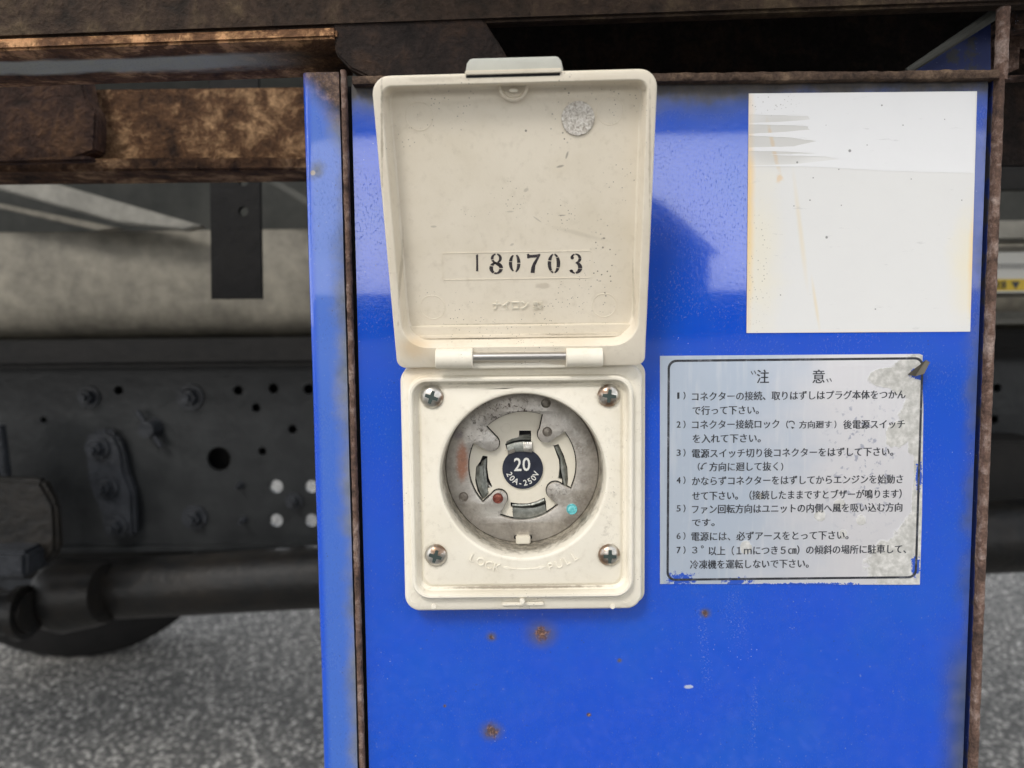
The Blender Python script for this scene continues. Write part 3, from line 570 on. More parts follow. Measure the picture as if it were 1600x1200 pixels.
# left folded flange: profile in xy lofted along z
zl = P(500, 110, -.004).z; xf = XL-.0003
prof = [(-.0650, .16), (-.0650, .000)] + [(-.0650+.0024*(1-math.cos(t)), .000-.0024*math.sin(t)) for t in [k*PI/2/8 for k in range(1, 9)]] + [(xf-.0022, -.0024), (xf-.0022, -.0008), (-.062, -.0006), (-.0630, .002), (-.0630, .16)]
nz = 40
L = []
for k in range(nz+1):
    z = ZB+(zl-ZB)*k/nz
    L.append([(x+mnoise.noise(Vector((z*30, 1, 0)))*.0002, y, z) for x, y in prof])
b = MB(); b.loft(L, close=True, cap0=True, cap1=True); fl = b.build('side_flange', MAT['blue_flange'], cab, 40)
def ragged(xc, wd, y0, y1, z0, z1, name, mat, parent, seed, n=420, amp=.00016):
    L = []
    for k in range(n+1):
        z = z0+(z1-z0)*k/n; a = mnoise.fractal(Vector((seed, 0, z*420)), 1, 2, 4)*amp; c = mnoise.fractal(Vector((0, seed, z*300)), 1, 2, 4)*amp; d = mnoise.fractal(Vector((0, seed*3, z*500)), 1, 2, 3)*amp*.7
        w2 = mnoise.noise(Vector((seed, 5, z*60)))*amp
        L.append([(xc-wd/2+a+w2, y1, z), (xc-wd/2+a+w2, y0+.0004+d, z), (xc-wd/4+w2, y0+d-.0001, z), (xc+wd/4, y0+c*.6, z), (xc+wd/2+c, y0+.0005+d, z), (xc+wd/2+c, y1, z)])
    b = MB(); b.loft(L, close=True, cap0=True, cap1=True); return b.build(name, mat, parent, 60)
ragged(xf-.0008, .0017, -.0027, -.0004, ZB, P(540, 113).z, 'flange_edge', MAT['rust_edge'], fl, 3.1)
ragged(XR+.0004, .0022, -.0024, .0005, ZB, P(1550, 118, -.005).z, 'side_plate', MAT['rust_edge'], cab, 7.7)
ragged(XR+.0008, .0030, -.0026, .0005, P(1550, 119.5, -.005).z, P(1550, -40, -.005).z, 'corner_post', MAT['rust_edge'], cab, 9.2)
# near-black sheet paints the gap's shade; then back and bottom panels
b = MB(); b.take(plate([[(XL-.004, ZB), (XR-.001, ZB), (XR-.001, ZT), (XL-.004, ZT)], circ(CX, CZ, .030, 64)[::-1]], .0028, .0004)); b.build('gap_lining', MAT['dark_gap'], cab, None)
MB().box(XL-.012, XR+.001, .10, .104, ZB, ZT+.002).build('back_panel', MAT['blue_plain'], cab)
MB().box(XL-.013, XR, -.0, .14, ZB-.003, ZB-.001).build('bottom_panel', MAT['blue_plain'], cab)
# top rim (rusty edge of the top plate)
n = 180; L = []
for k in range(n+1):
    x = XL+.002+(XR-XL-.0035)*k/n; base = P(800, 122, -.004).z + (P(1540, 115, -.004).z-P(800, 122, -.004).z)*(k/n-.3)/.7*.8; a = mnoise.fractal(Vector((x*260, 3, 1)), 1, 2, 4)*.0003; th = .0024 + .0005*mnoise.noise(Vector((x*40, 0, 3)))
    L.append([(x, .09, base-th/2), (x, -.0036+a, base-th/2+a), (x, -.0042, base+a), (x, -.0036, base+th/2+a), (x, .09, base+th/2)])
b = MB(); b.loft(L, close=True, cap0=True, cap1=True); b.build('top_rim', MAT['rust_rim'], cab, 60)
# triangular gusset: blue web with pale folded edge
b = MB(); b.prism(q([(1425, 112), (1548, 34), (1548, 112)], .02), .02, .022); gs = b.build('gusset', MAT['blue_plain'], cab)
ga, gb = P(1418, 112, .012), P(1620, -22, .004)
b = MB(); b.tube(ga, gb, .0012, .0022, 8); b.rough(.0002, 200, 2, .01); b.build('folded_edge', MAT['ceiling_grey'], gs)
# right outer bracket, rusty frame with a square hole
b = MB(); b.take(plate([q([(1562, 56), (1660, 52), (1660, 118), (1562, 122)], .03), q([(1563, 80), (1590, 79), (1590, 104), (1563, 108)], .03)[::-1]], .03, .006, .0006)); b.rough(.0008, 150, 2); b.build('outer_bracket', MAT['rust_edge'], cab)
b = MB(); b.prism(q([(1560, 30), (1680, 26), (1680, 52), (1560, 56)], .03), .022, .05, .001); b.build('outer_rail', MAT['blue_flange'], cab)
# dark rusty hanger plate above the cabinet's top
b = MB(); b.prism(q([(515, 12), (742, 10), (775, 60), (812, 118), (575, 120), (548, 108), (526, 84)], -.0040), -.0040, .001, .0006); b.rough(.0006, 300, 1, .005); b.build('hanger_plate', MAT['rust_black'], cab, 50)
# ================================================================ stickers
ws = thing('blank_sticker', P(1345, 520), 'square white blank sticker with torn top layer and yellowed edges', 'sticker')
TL, TR_, BR, BL = (.0760, .87190), (.1483, .87185), (.1489, .79585), (.0763, .79615)
b = MB(); b.take(plate([[BL, BR, TR_, TL]], -.0003, .00028)); b.build('lower_layer', MAT['sticker_white'], ws, None)
top = [(1171, 147), (1523, 144), (1521, 271)]
top += [(1400, 268), (1340, 265), (1276, 261), (1169, 260), (1169, 258.5), (1240, 257), (1310, 249), (1290, 245), (1230, 243.5), (1202, 242), (1275, 240), (1240, 238), (1169, 236), (1169, 231), (1200, 230), (1240, 229), (1275, 221), (1240, 216), (1169, 212), (1169, 209.5), (1230, 206), (1265, 203), (1262, 201), (1262, 198), (1240, 196.5), (1169, 195), (1169, 192.5), (1230, 190), (1265, 187), (1262, 182), (1169, 179.5)]
tz = []
for (x, y), (x2, y2) in zip(top, top[1:]+top[:1]):
    tz.append((x, y)); L_ = math.hypot(x2-x, y2-y)
    if L_ > 20 and y > 148:
        for k in range(1, int(L_/9)): f = k*9/L_; tz.append((x+(x2-x)*f+random.uniform(-.4, .4), y+(y2-y)*f+random.uniform(-.35, .35)))
b = MB(); b.take(plate([q(tz, 0)[::-1]], -.00036, .00006)); b.build('top_layer', MAT['sticker_top'], ws, None)

cs = thing('caution_sticker', P(1234, 913), 'silver Japanese caution sticker with black border and numbered rules', 'sticker')
ol = [(1031, 556), (1436, 553), (1441, 555), (1440, 575), (1442, 640), (1440, 800), (1436.5, 913), (1300, 913), (1180, 912), (1031, 912)]
b = MB(); b.take(plate([q(ol, 0)[::-1]], -.0003, .00028)); b.build('foil', MAT['sticker_silver'], cs, None)
# black frame
k = .25/F*1.0; cc = P(1239.5, 734.5); hw = (P(1437, 734).x-P(1042, 734).x)/2; hh = (P(1240, 562).z-P(1240, 907).z)/2
t_ = .00075
b = MB(); b.take(plate([rrect(cc.x, cc.z, hw, hh, .0028, 6, 2), rrect(cc.x, cc.z, hw-t_, hh-t_, .0022, 6, 2)[::-1]], -.00036, .00005)); b.build('border', MAT['ink_black'], cs, None)
# curled torn corner
b = MB(); t = bmesh.new()
cv = [P(1418, 585, -.0006), P(1447, 562, -.004), P(1453, 566, -.0065), P(1444, 584, -.005), P(1430, 588, -.0012)]
f = t.faces.new([t.verts.new(v) for v in cv]); bmesh.ops.solidify(t, geom=[f], thickness=.0002); b.take(t); b.build('curled_corner', MAT['board_grey'], cs, None)
b = MB()
H = 6.6
def ln(txt, x0, x1, y, h=H, off=.0):
    a, c = P(x0, y+h), P(x1, y-h); xm = (x0+x1)/2; a.z, c.z = P(xm, y+h).z, P(xm, y-h).z
    for k in (-1, 1): fit_text(b, txt, a.x+k*.00006, c.x+k*.00006, a.z+k*.00002, c.z+k*.00002, -.00035-k*.000008, .00004, off, None, h == H)
ln('注', 1182, 1201, 588, 10.5); ln('意', 1269, 1288, 588, 10.5)
for x, y in [(1173, 580), (1178, 579)]: b.take(plate([q(ribbon([(x, y), (x+2.5, y+5)], 1.3), 0)], -.0004, .00005))
for x, y in [(1291, 592), (1296, 591)]: b.take(plate([q(ribbon([(x, y), (x+2.5, y+5)], 1.3), 0)], -.0004, .00005))
for i, y in enumerate((618, 663, 707, 750, 794, 837, 859)):
    ln(str(i+1), 1058 if i == 0 else 1057, 1061 if i == 0 else 1063, y, 4.9, 0); ln('）', 1067.5, 1070.5, y, 6, 0)
ln('コネクターの接続、取りはずしはプラグ本体をつかん', 1081, 1414, 618); ln('で行って下さい。', 1082, 1185, 641)
ln('コネクター接続ロック', 1081, 1217, 663); ln('（', 1228, 1231, 663, 6, 0); ln('方向廻す', 1248, 1299, 663, 6); ln('）', 1303, 1306, 663, 6, 0); ln('後電源スイッチ', 1317, 1413, 663)
ln('を入れて下さい。', 1082, 1188, 685); ln('電源スイッチ切り後コネクターをはずして下さい。', 1081, 1395, 707)
ln('（', 1090, 1093, 729, 6, 0); ln('方向に廻して抜く', 1108, 1215, 729); ln('）', 1220, 1223, 729, 6, 0)
ln('かならずコネクターをはずしてからエンジンを始動さ', 1081, 1410, 750)
ln('せて下さい。（接続したままですとブザーが鳴ります）', 1081, 1408, 773)
ln('ファン回転方向はユニットの内側へ風を吸い込む方向', 1081, 1409, 794); ln('です。', 1081, 1116, 816, 5.6)
ln('電源には、必ずアースをとって下さい。', 1080, 1325, 837)
ln('３', 1081, 1089, 859, 5.2); b.take(plate([q(circ(1097, 854, 2.2, 12), 0), q(circ(1097, 854, 1.3, 12)[::-1], 0)], -.0004, .00005))
ln('以上（１ｍにつき５㎝）の傾斜の場所に駐車して、', 1107, 1415, 859); ln('冷凍機を運転しないで下さい。', 1078, 1263, 881)
def arrow(pts, tip, d):
    b.take(plate([q(ribbon(pts, 1.5), 0)], -.0004, .00005)); tx, ty = tip; dx, dy = d
    b.take(plate([q([(tx+dx*3, ty+dy*3), (tx-dy*3, ty+dx*3), (tx+dy*3, ty-dx*3)], 0)], -.00041, .00004))
arrow([(1237+4.5*math.sin(t)-1, 663-1.5-3.8*math.cos(t)) for t in [-1.2+k*.45 for k in range(8)]], (1238, 667), (-.3, .95))
arrow([(1104, 723), (1100, 724), (1097, 727), (1096, 731)], (1096, 731), (-.2, .98))
b.build('lettering', MAT['ink_black'], cs, None)

# ================================================================ power inlet with open lid
inl = thing('power_socket', (CX, 0, P(817, 955, -.004).z), 'cream locking power socket with its hinged lid propped open', 'socket')
b0, b1 = P(628.5, 955, -.008), P(1004, 572, -.008)
bcx, bcz = (P(632.5, 950, -.008).x+P(1003.5, 950, -.008).x)/2, (P(817, 954, -.008).z+P(817, 570, -.008).z)/2
bw_, bh_ = (P(1003.5, 950, -.008).x-P(632.5, 950, -.008).x)/2, (P(817, 570, -.008).z-P(817, 954, -.008).z)/2
mm = .001
def lp(inset, y, r): return at(rrect(bcx, bcz, bw_-inset*mm, bh_-inset*mm, r*mm), y*mm)
rcx, rcz = P(815, 763, -.010).x, P(815, 763, -.010).z
rhw, rhh = (P(991, 763, -.010).x-P(639, 763, -.010).x)/2, (P(0, 589, -.010).z-P(0, 938, -.010).z)/2
def rl(inset, y, r): return at(rrect(rcx, rcz, rhw-inset*mm, rhh-inset*mm, r*mm), y*mm)
def cl_(r, y): return at(rcirc(CX, CZ, r*mm), y*mm)
loops = [lp(0, -.2, 5), lp(0, -6.6, 5), lp(.25, -7.5, 4.8), lp(.9, -8, 4.4),
         rl(-.1, -8.0, 6.2), rl(.15, -8.3, 6.0), rl(.35, -10.3, 5.8), rl(.9, -10.8, 5.3), rl(1.5, -10.7, 4.8), rl(1.9, -10.2, 4.4), rl(2.1, -7.6, 4.3),
         rl(2.6, -7.1, 3.9), rl(3.1, -6.8, 3.6), rl(3.4, -6.9, 3.4), rl(3.9, -7.6, 3.2), rl(4.4, -7.9, 3.0)]
# soft raised collar round the well
loops += [cl_(28.4, -7.9), cl_(27.8, -8.05), cl_(27.2, -8.05), cl_(26.7, -7.8), cl_(26.35, -6.9), cl_(26.2, -5), cl_(26.1, 1), cl_(26.05, 6.4), cl_(25.4, 11), cl_(20, 11.1)]
b = MB(); b.loft(loops, cap1=True)
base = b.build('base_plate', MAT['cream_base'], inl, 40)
# gasket / second lip showing on the right
b = MB(); b.take(plate([rrect(bcx+.0010, bcz+.0006, bw_+.0004, bh_, .004), circ(CX, CZ, .027, 64)[::-1]], -.0044, .0042, .0004)); b.build('gasket', MAT['cream_plain'], base)
# lower latch keeper, pip and mould marks
b = MB(); a, c = P(784, 946, -.0085), P(850, 940, -.0085); b.box(a.x, c.x, -.0092, -.0079, a.z, c.z, .0003)
p = P(816, 939, -.0107); b.tube(p+Vector((0, .001, 0)), p+Vector((0, -.0007, 0)), .0009, .0007, 16)
b.build('latch_keeper', MAT['cream_base'], base)
b = MB()
b.bm.free()
for px, py in [(678, 947), (957, 947)]:
    p = P(px, py, -.0078); b = MB(); b.tube(p+Vector((0, .0006, 0)), p+Vector((0, -.0005, 0)), .0010, .0008, 20); b.build('mould_pip', MAT['cream_base'], base)
def torus2(b, p, R, r, M=None, a0=0, a1=2*PI, n=40, ux=Vector((1, 0, 0)), uz=Vector((0, 0, 1)), un=Vector((0, -1, 0))):
    L = []
    for i in range(n+1):
        t = a0+(a1-a0)*i/n; d = ux*math.cos(t)+uz*math.sin(t); L.append([p+d*(R+r*math.cos(s))+un*(r*math.sin(s)) for s in [k*PI/3 for k in range(6)]])
    b.loft(L)
for px, py in [(639, 586), (987, 585), (649, 933), (979, 933)]: b = MB(); torus2(b, P(px, py, -.0080), .0018, .00007); b.build('mould_mark', MAT['cream_base'], base)
# embossed LOCK <-> PULL
b = MB(); C0 = Vector((P(817, 735, -.0079).x, P(817, 735, -.0079).z))
def arc_text(b, txt, cx, cz, r, amid, step, size, y, ext, off=0, flip=False, M=None):
    n = len(txt)
    for i, chh in enumerate(txt):
        a = amid + (i-(n-1)/2)*step; t = glyphs(chh, size, off, ext)
        xs = [v.co.x for v in t.verts]; ys = [v.co.y for v in t.verts]; mxx = (min(xs)+max(xs))/2
        hb = size*.36 if chh in '-–' else (min(ys)+max(ys))/2
        ca, sa = math.cos(a+PI/2), math.sin(a+PI/2)
        ox, oz = cx+r*math.cos(a), cz+r*math.sin(a)
        for v in t.verts:
            x, zz = v.co.x-mxx, v.co.y-hb; v.co = Vector((ox+x*ca-zz*sa, y-v.co.z, oz+x*sa+zz*ca))
        bmesh.ops.recalc_face_normals(t, faces=t.faces[:]); b.take(t)
RL = .0322
arc_text(b, 'LOCK', C0.x, C0.y, RL+.0005, math.radians(247.3), math.radians(4.9), .0037, -.0079, .0004)
arc_text(b, 'PULL', C0.x, C0.y, RL+.0005, math.radians(292.8), math.radians(4.9), .0037, -.0079, .0004)
for s, rr in ((.00045, RL), (-.00045, RL+.0006)):
    pts = [(C0.x+rr*math.cos(t), C0.y+rr*math.sin(t)) for t in [math.radians(259+22*k/14) for k in range(15)]]
    if s > 0: b.take(plate([ribbon(pts, .00025)], -.0081, .0003))
for t, sg in ((259.5, 1), (280.5, -1)):
    t = math.radians(t); p = Vector((C0.x+RL*math.cos(t), C0.y+RL*math.sin(t))); d = Vector((-math.sin(t), math.cos(t)))*sg; n_ = Vector((-d.y, d.x))
    b.take(plate([[tuple(p-d*.0012), tuple(p+d*.001+n_*.0006), tuple(p+d*.001-n_*.0006)]], -.00812, .0003))
b.build('embossed_text', MAT['cream_base'], base, None)
# screws
for k_, (px, py, ang) in enumerate([(675, 620, .35), (951, 618, .12), (681, 867, .3), (952, 867, .05)]):
    p = P(px, py, -.0080); R = .0036 if py < 700 else .00355; M = Matrix.Translation(p) @ Matrix.Rotation(ang, 4, 'Y')
    rings = [(R*1.0, .0004), (R, -.0003), (R*.93, -.0008), (R*.75, -.0013), (R*.5, -.0017), (R*.25, -.0019), (R*.02, -.00195)]
    b = MB(); b.loft([[(r*math.cos(2*PI*i/40), y, r*math.sin(2*PI*i/40)) for i in range(40)] for r, y in rings], cap1=True, M=M)
    sc = b.build('screw', MAT['screw_steel'], inl, 50)
    b = MB(); c1_, c2_ = R*.58, R*.13; cross = [(c2_, c1_), (-c2_, c1_), (-c2_*1.3, c2_*1.3), (-c1_, c2_), (-c1_, -c2_), (-c2_*1.3, -c2_*1.3), (-c2_, -c1_), (c2_, -c1_), (c2_*1.3, -c2_*1.3), (c1_, -c2_), (c1_, c2_), (c2_*1.3, c2_*1.3)]
    b.prism(cross, -.00205, -.0012, 0, M); b.build('cross_slot', MAT['screw_slot'], sc, None)
# metal ring with four eared openings (traced points are on the ring's own plane)
YG = .0066
def Z(zx, zy, Y=YG): p = P(680+zx/4.2857, 600+zy/4.2857, Y); return Vector((p.x, p.z))
cR = Z(583, 560); RO_ = (Z(1100, 560)-Z(66, 560)).length/2*.986
ri = (Z(583+365, 560)-Z(583, 560)).length
def ang(v): return math.atan2(v.y-cR.y, v.x-cR.x)
def arc_to(a, b_, n):       # counter-clockwise along the opening radius
    a0, a1 = ang(a), ang(b_)
    while a1 < a0: a1 += 2*PI
    ra, rb = (a-cR).length, (b_-cR).length
    return [tuple(cR+Vector((math.cos(a0+(a1-a0)*i/n), math.sin(a0+(a1-a0)*i/n)))*(ra+(rb-ra)*i/n)) for i in range(n+1)]
def ear(c, r, a, b_):       # round nose of an ear, from flank a to flank b_
    r = r/4.2857*(YG+.25)/F; d = (cR-c).normalized(); a0 = math.atan2(d.y, d.x)
    return [tuple(c+Vector((math.cos(a0+s), math.sin(a0+s)))*r) for s in [1.65-3.3*i/14 for i in range(15)]]
seq = [((722, 205), (340, 285)), ((255, 395), (320, 795)), ((430, 880), (825, 810)), ((910, 705), (870, 320))]
ears = [((372, 398), 56), ((427, 768), 56), ((806, 718), 60), ((744, 338), 57)]
hole = []
for (s_, e_), (ec, er) in zip(seq, ears):
    hole += arc_to(Z(*s_), Z(*e_), 22); nx = None
    ar = ear(Z(*ec), er, None, None)
    # choose direction so the path stays simple
    last = Vector(hole[-1])
    if (Vector(ar[0])-last).length > (Vector(ar[-1])-last).length: ar = ar[::-1]
    hole += ar
b = MB(); b.take(plate([[(cR.x+RO_*math.cos(t), cR.y+RO_*math.sin(t)) for t in [2*PI*i/96 for i in range(96)]], hole[::-1]], YG, .0016, .00012))
ring = b.build('locking_ring', MAT['ring_metal'], inl, 40)
b = MB(); b.tube((cR.x, YG+.0006, cR.y), (cR.x, YG+.006, cR.y), RO_*1.004, None, 96, caps=False); b.tube((cR.x, YG+.0008, cR.y), (cR.x, YG+.0015, cR.y), RO_*.999, RO_*1.012, 96, caps=False); b.build('ring_skirt', MAT['ring_metal'], ring)
# rivets
for (zx, zy, r, m) in [(742, 128, 33, 'rivet_grey'), (750, 320, 33, 'rivet_grey'), (190, 755, 33, 'rivet_grey'), (420, 765, 36, 'rivet_red'), (915, 838, 37, 'rivet_verdigris')]:
    p = Z(zx, zy); r = r/4.2857*.2566/F
    b = MB(); L = []
    for rr, dy in [(1.0, .0002), (1.0, -.0002), (.93, -.00035), (.84, -.0003), (.78, -.0001), (.6, -.00025), (.3, -.00035), (.02, -.00038)]:
        L.append([(p.x+r*rr*math.cos(2*PI*i/28), YG+dy, p.y+r*rr*math.sin(2*PI*i/28)) for i in range(28)])
    b.loft(L, cap1=True); b.rough(.00006, 1500, zx); b.build('rivet', MAT[m], ring, 60)
# key tab at the bottom of the ring
a, c = Z(540, 1062), Z(636, 1008)
b = MB(); b.box(a.x, c.x, YG-.0022, YG+.001, a.y, c.y, .0003); b.build('key_tab', MAT['cream_plain'], ring)
b = MB(); a, c = Z(528, 1038), Z(648, 1012); b.box(a.x, c.x, YG-.0004, YG+.001, a.y, c.y, .0002); b.build('key_notch', MAT['dark_gap'], ring)
# cream insulator with slots
YI = YG+.0022
def slot(zpts): return [tuple(Z(*p, YI)) for p in zpts]
slots = [
    slot([(562, 312), (642, 312), (642, 400), (640, 460), (480, 440), (468, 402), (520, 370), (562, 352)]),
    slot([(318, 480), (350, 484), (348, 560), (358, 630), (384, 690), (352, 700), (352, 740), (318, 775), (285, 720), (268, 650), (272, 560), (300, 520)]),
    slot([(792, 412), (825, 402), (862, 480), (885, 560), (890, 640), (882, 700), (850, 695), (850, 640), (824, 632), (832, 560), (828, 510)]),
    slot([(505, 792), (560, 800), (620, 800), (680, 785), (732, 760), (742, 790), (745, 870), (700, 900), (620, 912), (522, 905), (518, 826), (505, 824)])]
b = MB(); R_i = ri*1.10
b.take(plate([[(cR.x+R_i*math.cos(t), cR.y+R_i*math.sin(t)) for t in [2*PI*i/72 for i in range(72)]]]+[s[::-1] if sum((x2-x1)*(z2+z1) for (x1, z1), (x2, z2) in zip(s, s[1:]+s[:1])) < 0 else s for s in slots], YI, .002))
ins = b.build('insulator_face', MAT['cream_insul'], inl, 40)
b = MB(); torus2(b, Vector((Z(473, 297, YI).x, YI, Z(473, 297, YI).y)), .0017, .00008)
for k_ in range(3): 
    z_ = Z(455+k_*12, 292-k_*2, YI); b.box(z_.x-.0001, z_.x+.0006, YI-.00008, YI+.0001, z_.y-.0003, z_.y-.00015)
b.build('maker_mark', MAT['cream_insul'], ins)
MB().tube((CX, .0105, CZ), (CX, .0109, CZ), .0253, None, 72).build('socket_floor', MAT['dark_gap'], inl, None)
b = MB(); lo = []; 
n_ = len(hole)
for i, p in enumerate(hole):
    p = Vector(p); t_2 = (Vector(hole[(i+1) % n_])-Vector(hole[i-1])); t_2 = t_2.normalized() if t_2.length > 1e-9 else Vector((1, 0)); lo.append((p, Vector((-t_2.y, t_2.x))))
b.loft([[(p.x-nn.x*.0003, YI-.00006, p.y-nn.y*.0003) for p, nn in lo], [(p.x+nn.x*.00030, YI-.00006, p.y+nn.y*.00030) for p, nn in lo]]); b.build('insulator_gap', MAT['dark_gap'], ins, None)  # black ribbon painting the shadow line round the ring openings
# contact blades: curved strips inside the slots
def strip(inner, outer, y0, y1, mat, name='contact', lift=None):
    n = 18
    def res(pts):
        v = [Z(*p, YI) for p in pts]; d = [0]
        for a, c in zip(v, v[1:]): d.append(d[-1]+(c-a).length)
        out = []
        for i in range(n+1):
            s = d[-1]*i/n; k = max(j for j in range(len(d)) if d[j] <= s+1e-12); k = min(k, len(v)-2); f = (s-d[k])/(d[k+1]-d[k]); out.append(v[k].lerp(v[k+1], f))
        return out
    I, O = res(inner), res(outer); L = []
    for i, (a, c) in enumerate(zip(I, O)):
        w_ = mnoise.noise(Vector((i*.9, y0*900, 2)))*.00012; m_ = a.lerp(c, .45)
        L.append([(a.x, y1, a.y), (a.x, y0+w_+.0001, a.y), (m_.x, y0+w_-.00015, m_.y), (c.x, y0+.0006+w_, c.y), (c.x, y1, c.y)])
    b = MB(); b.loft(L, cap0=True, cap1=True); return b.build(name, MAT[mat], ins, 40)
strip([(478, 402), (520, 384), (575, 372), (638, 372)], [(474, 378), (515, 358), (570, 344), (636, 340)][::1], YI-.0002, YI+.003, 'blade_metal')
strip([(488, 466), (540, 450), (600, 448), (650, 450)], [(480, 408), (530, 392), (590, 384), (648, 385)], YI-.0012, YI+.002, 'blade_metal')
o = strip([(592, 446), (620, 450), (646, 452)], [(590, 388), (620, 386), (646, 388)], YI-.0018, YI+.001, 'blade_bright', 'contact_tip')
o = strip([(486, 468), (510, 460), (534, 452)], [(484, 436), (508, 428), (532, 420)], YI-.0016, YI+.001, 'blade_bright', 'contact_tip')
strip([(345, 500), (338, 560), (345, 640), (352, 700)], [(312, 520), (300, 560), (312, 650), (330, 740)], YI+.0002, YI+.0035, 'blade_metal')
strip([(318, 545), (322, 600), (335, 680), (356, 720)], [(276, 548), (272, 620), (290, 700), (322, 768)], YI-.0008, YI+.003, 'blade_metal')
strip([(350, 660), (362, 676), (378, 690)], [(344, 676), (350, 686), (356, 700)], YI+.0004, YI+.003, 'blade_bright')
strip([(800, 420), (838, 500), (840, 560), (866, 694)], [(824, 410), (862, 500), (886, 590), (884, 690)], YI-.0004, YI+.003, 'blade_metal')
strip([(826, 540), (826, 590), (830, 630)], [(842, 545), (846, 600), (850, 640)], YI+.0012, YI+.004, 'blade_metal')
strip([(520, 826), (590, 832), (660, 828), (736, 806)], [(524, 905), (600, 914), (680, 904), (744, 874)], YI-.0006, YI+.002, 'blade_metal')
strip([(516, 806), (580, 808), (640, 802)], [(518, 824), (580, 830), (640, 824)], YI+.0003, YI+.003, 'blade_metal')
strip([(642, 800), (690, 784), (728, 768)], [(646, 822), (690, 810), (734, 792)], YI-.0003, YI+.003, 'blade_metal')
# navy rating disc
YD = YI-.0006; dc = Z(586, 568, YD); rd = 139/4.2857*.2566/F
b = MB(); b.tube((dc.x, YI+.0001, dc.y), (dc.x, YD+.0002, dc.y), rd*1.03, None, 64); b.build('disc_seat', MAT['cream_insul'], ins, 40)
b = MB(); b.tube((dc.x, YD+.0001, dc.y), (dc.x, YD, dc.y), rd, None, 64); disc = b.build('rating_disc', MAT['navy_label'], ins, 40)
b = MB(); a, c = Z(528, 583, YD), Z(577, 494, YD); fit_text(b, '2', a.x, c.x, a.y, c.y, YD-.00005, .00004, .014)
a, c = Z(585, 583, YD), Z(636, 492, YD); fit_text(b, '0', a.x, c.x, a.y, c.y, YD-.00005, .00004, .014)
u = 1/4.2857*.2566/F
arc_text(b, '20A-250V', dc.x, dc.y, 97*u, math.radians(270), math.radians(19.5), 56*u, YD-.00005, .00003, .6*u)
b.build('rating_text', MAT['label_white'], disc, None)

# ---------------------------------------------------------------- the lid
W_, L_ = .0769, .0848
HO = P(812, 560, -.012); HO.x = .00258; HO.z -= .00276
ML = Matrix.Translation(HO) @ Matrix.Rotation(-.017, 4, 'Y') @ Matrix.Rotation(.3209, 4, 'X') @ Matrix.Rotation(-.0438, 4, 'Z')
MLi = ML.inverted()
def LPx(px, py, y=0):       # photo pixel -> lid-local (x, z) on the lid's own plane y
    d = MLi.to_3x3() @ (RM @ Vector(((px-800)/F, (600-py)/F, -1))); o = MLi @ CAM; t = (y-o.y)/d.y; p = o+d*t; return (p.x, p.z)
FL = .0058                   # floor depth behind the rim
def lr(x0, x1, z0, z1, r, rb, y, nc=10, ns=8):
    """lid loop with separate top (r) and bottom (rb) corner radii"""
    pts = []; cs = [(x1-r, z1-r, 0, r), (x0+r, z1-r, PI/2, r), (x0+rb, z0+rb, PI, rb), (x1-rb, z0+rb, 1.5*PI, rb)]
    for k, (x, z, a, rr) in enumerate(cs):
        for i in range(nc+1): pts.append((x+rr*math.cos(a+PI/2*i/nc), z+rr*math.sin(a+PI/2*i/nc)))
        nx, nz_, na, nr = cs[(k+1) % 4]; e = pts[-1]; f = (nx+nr*math.cos(na), nz_+nr*math.sin(na))
        for i in range(1, ns): pts.append((e[0]+(f[0]-e[0])*i/ns, e[1]+(f[1]-e[1])*i/ns))
    return [(x, y, z) for x, z in pts]
hW = W_/2; zi = LPx(800, 541)[1]
loops = [lr(-hW+.002, hW-.002, .002, L_-.002, .004, .002, FL+.0022), lr(-hW+.0004, hW-.0004, .0004, L_-.0004, .0045, .0026, FL+.0012), lr(-hW, hW, 0, L_, .0048, .0028, FL-.001), lr(-hW, hW, 0, L_, .0048, .0028, .0006),
         lr(-hW+.0003, hW-.0003, .0003, L_-.0003, .0046, .0026, .0001), lr(-hW+.0008, hW-.0008, .0008, L_-.0008, .0042, .0024, -.0001)]
wt = .0026
loops += [lr(-hW+wt-.0003, hW-wt+.0003, zi-.0002, L_-.0024, .0030, .0078, -.0001), lr(-hW+wt, hW-wt, zi, L_-.0027, .0029, .0076, .0002), lr(-hW+wt+.0003, hW-wt-.0003, zi+.0003, L_-.0030, .0028, .0074, .0020),
          lr(-hW+wt+.0009, hW-wt-.0009, zi+.0009, L_-.0036, .0027, .0070, FL-.0005), lr(-hW+wt+.0014, hW-wt-.0014, zi+.0014, L_-.0041, .0025, .0066, FL)]
b = MB(); b.loft(loops, cap0=True, cap1=True, M=ML); lid = b.build('lid', MAT['cream_lid'], inl, 28)
# low step across the foot of the lid floor
za, zb2 = LPx(800, 521, FL)[1], LPx(800, 506, FL)[1]
b = MB(); b.box(-hW+wt+.0016, hW-wt-.0016, FL-.0007, FL+.001, zi+.001, zb2-.0003, .00022, ML); b.box(-hW+wt+.0045, hW-wt-.0045, FL-.0012, FL+.001, zi+.001, za, .00022, ML); b.build('lid_step', MAT['cream_lid'], lid)
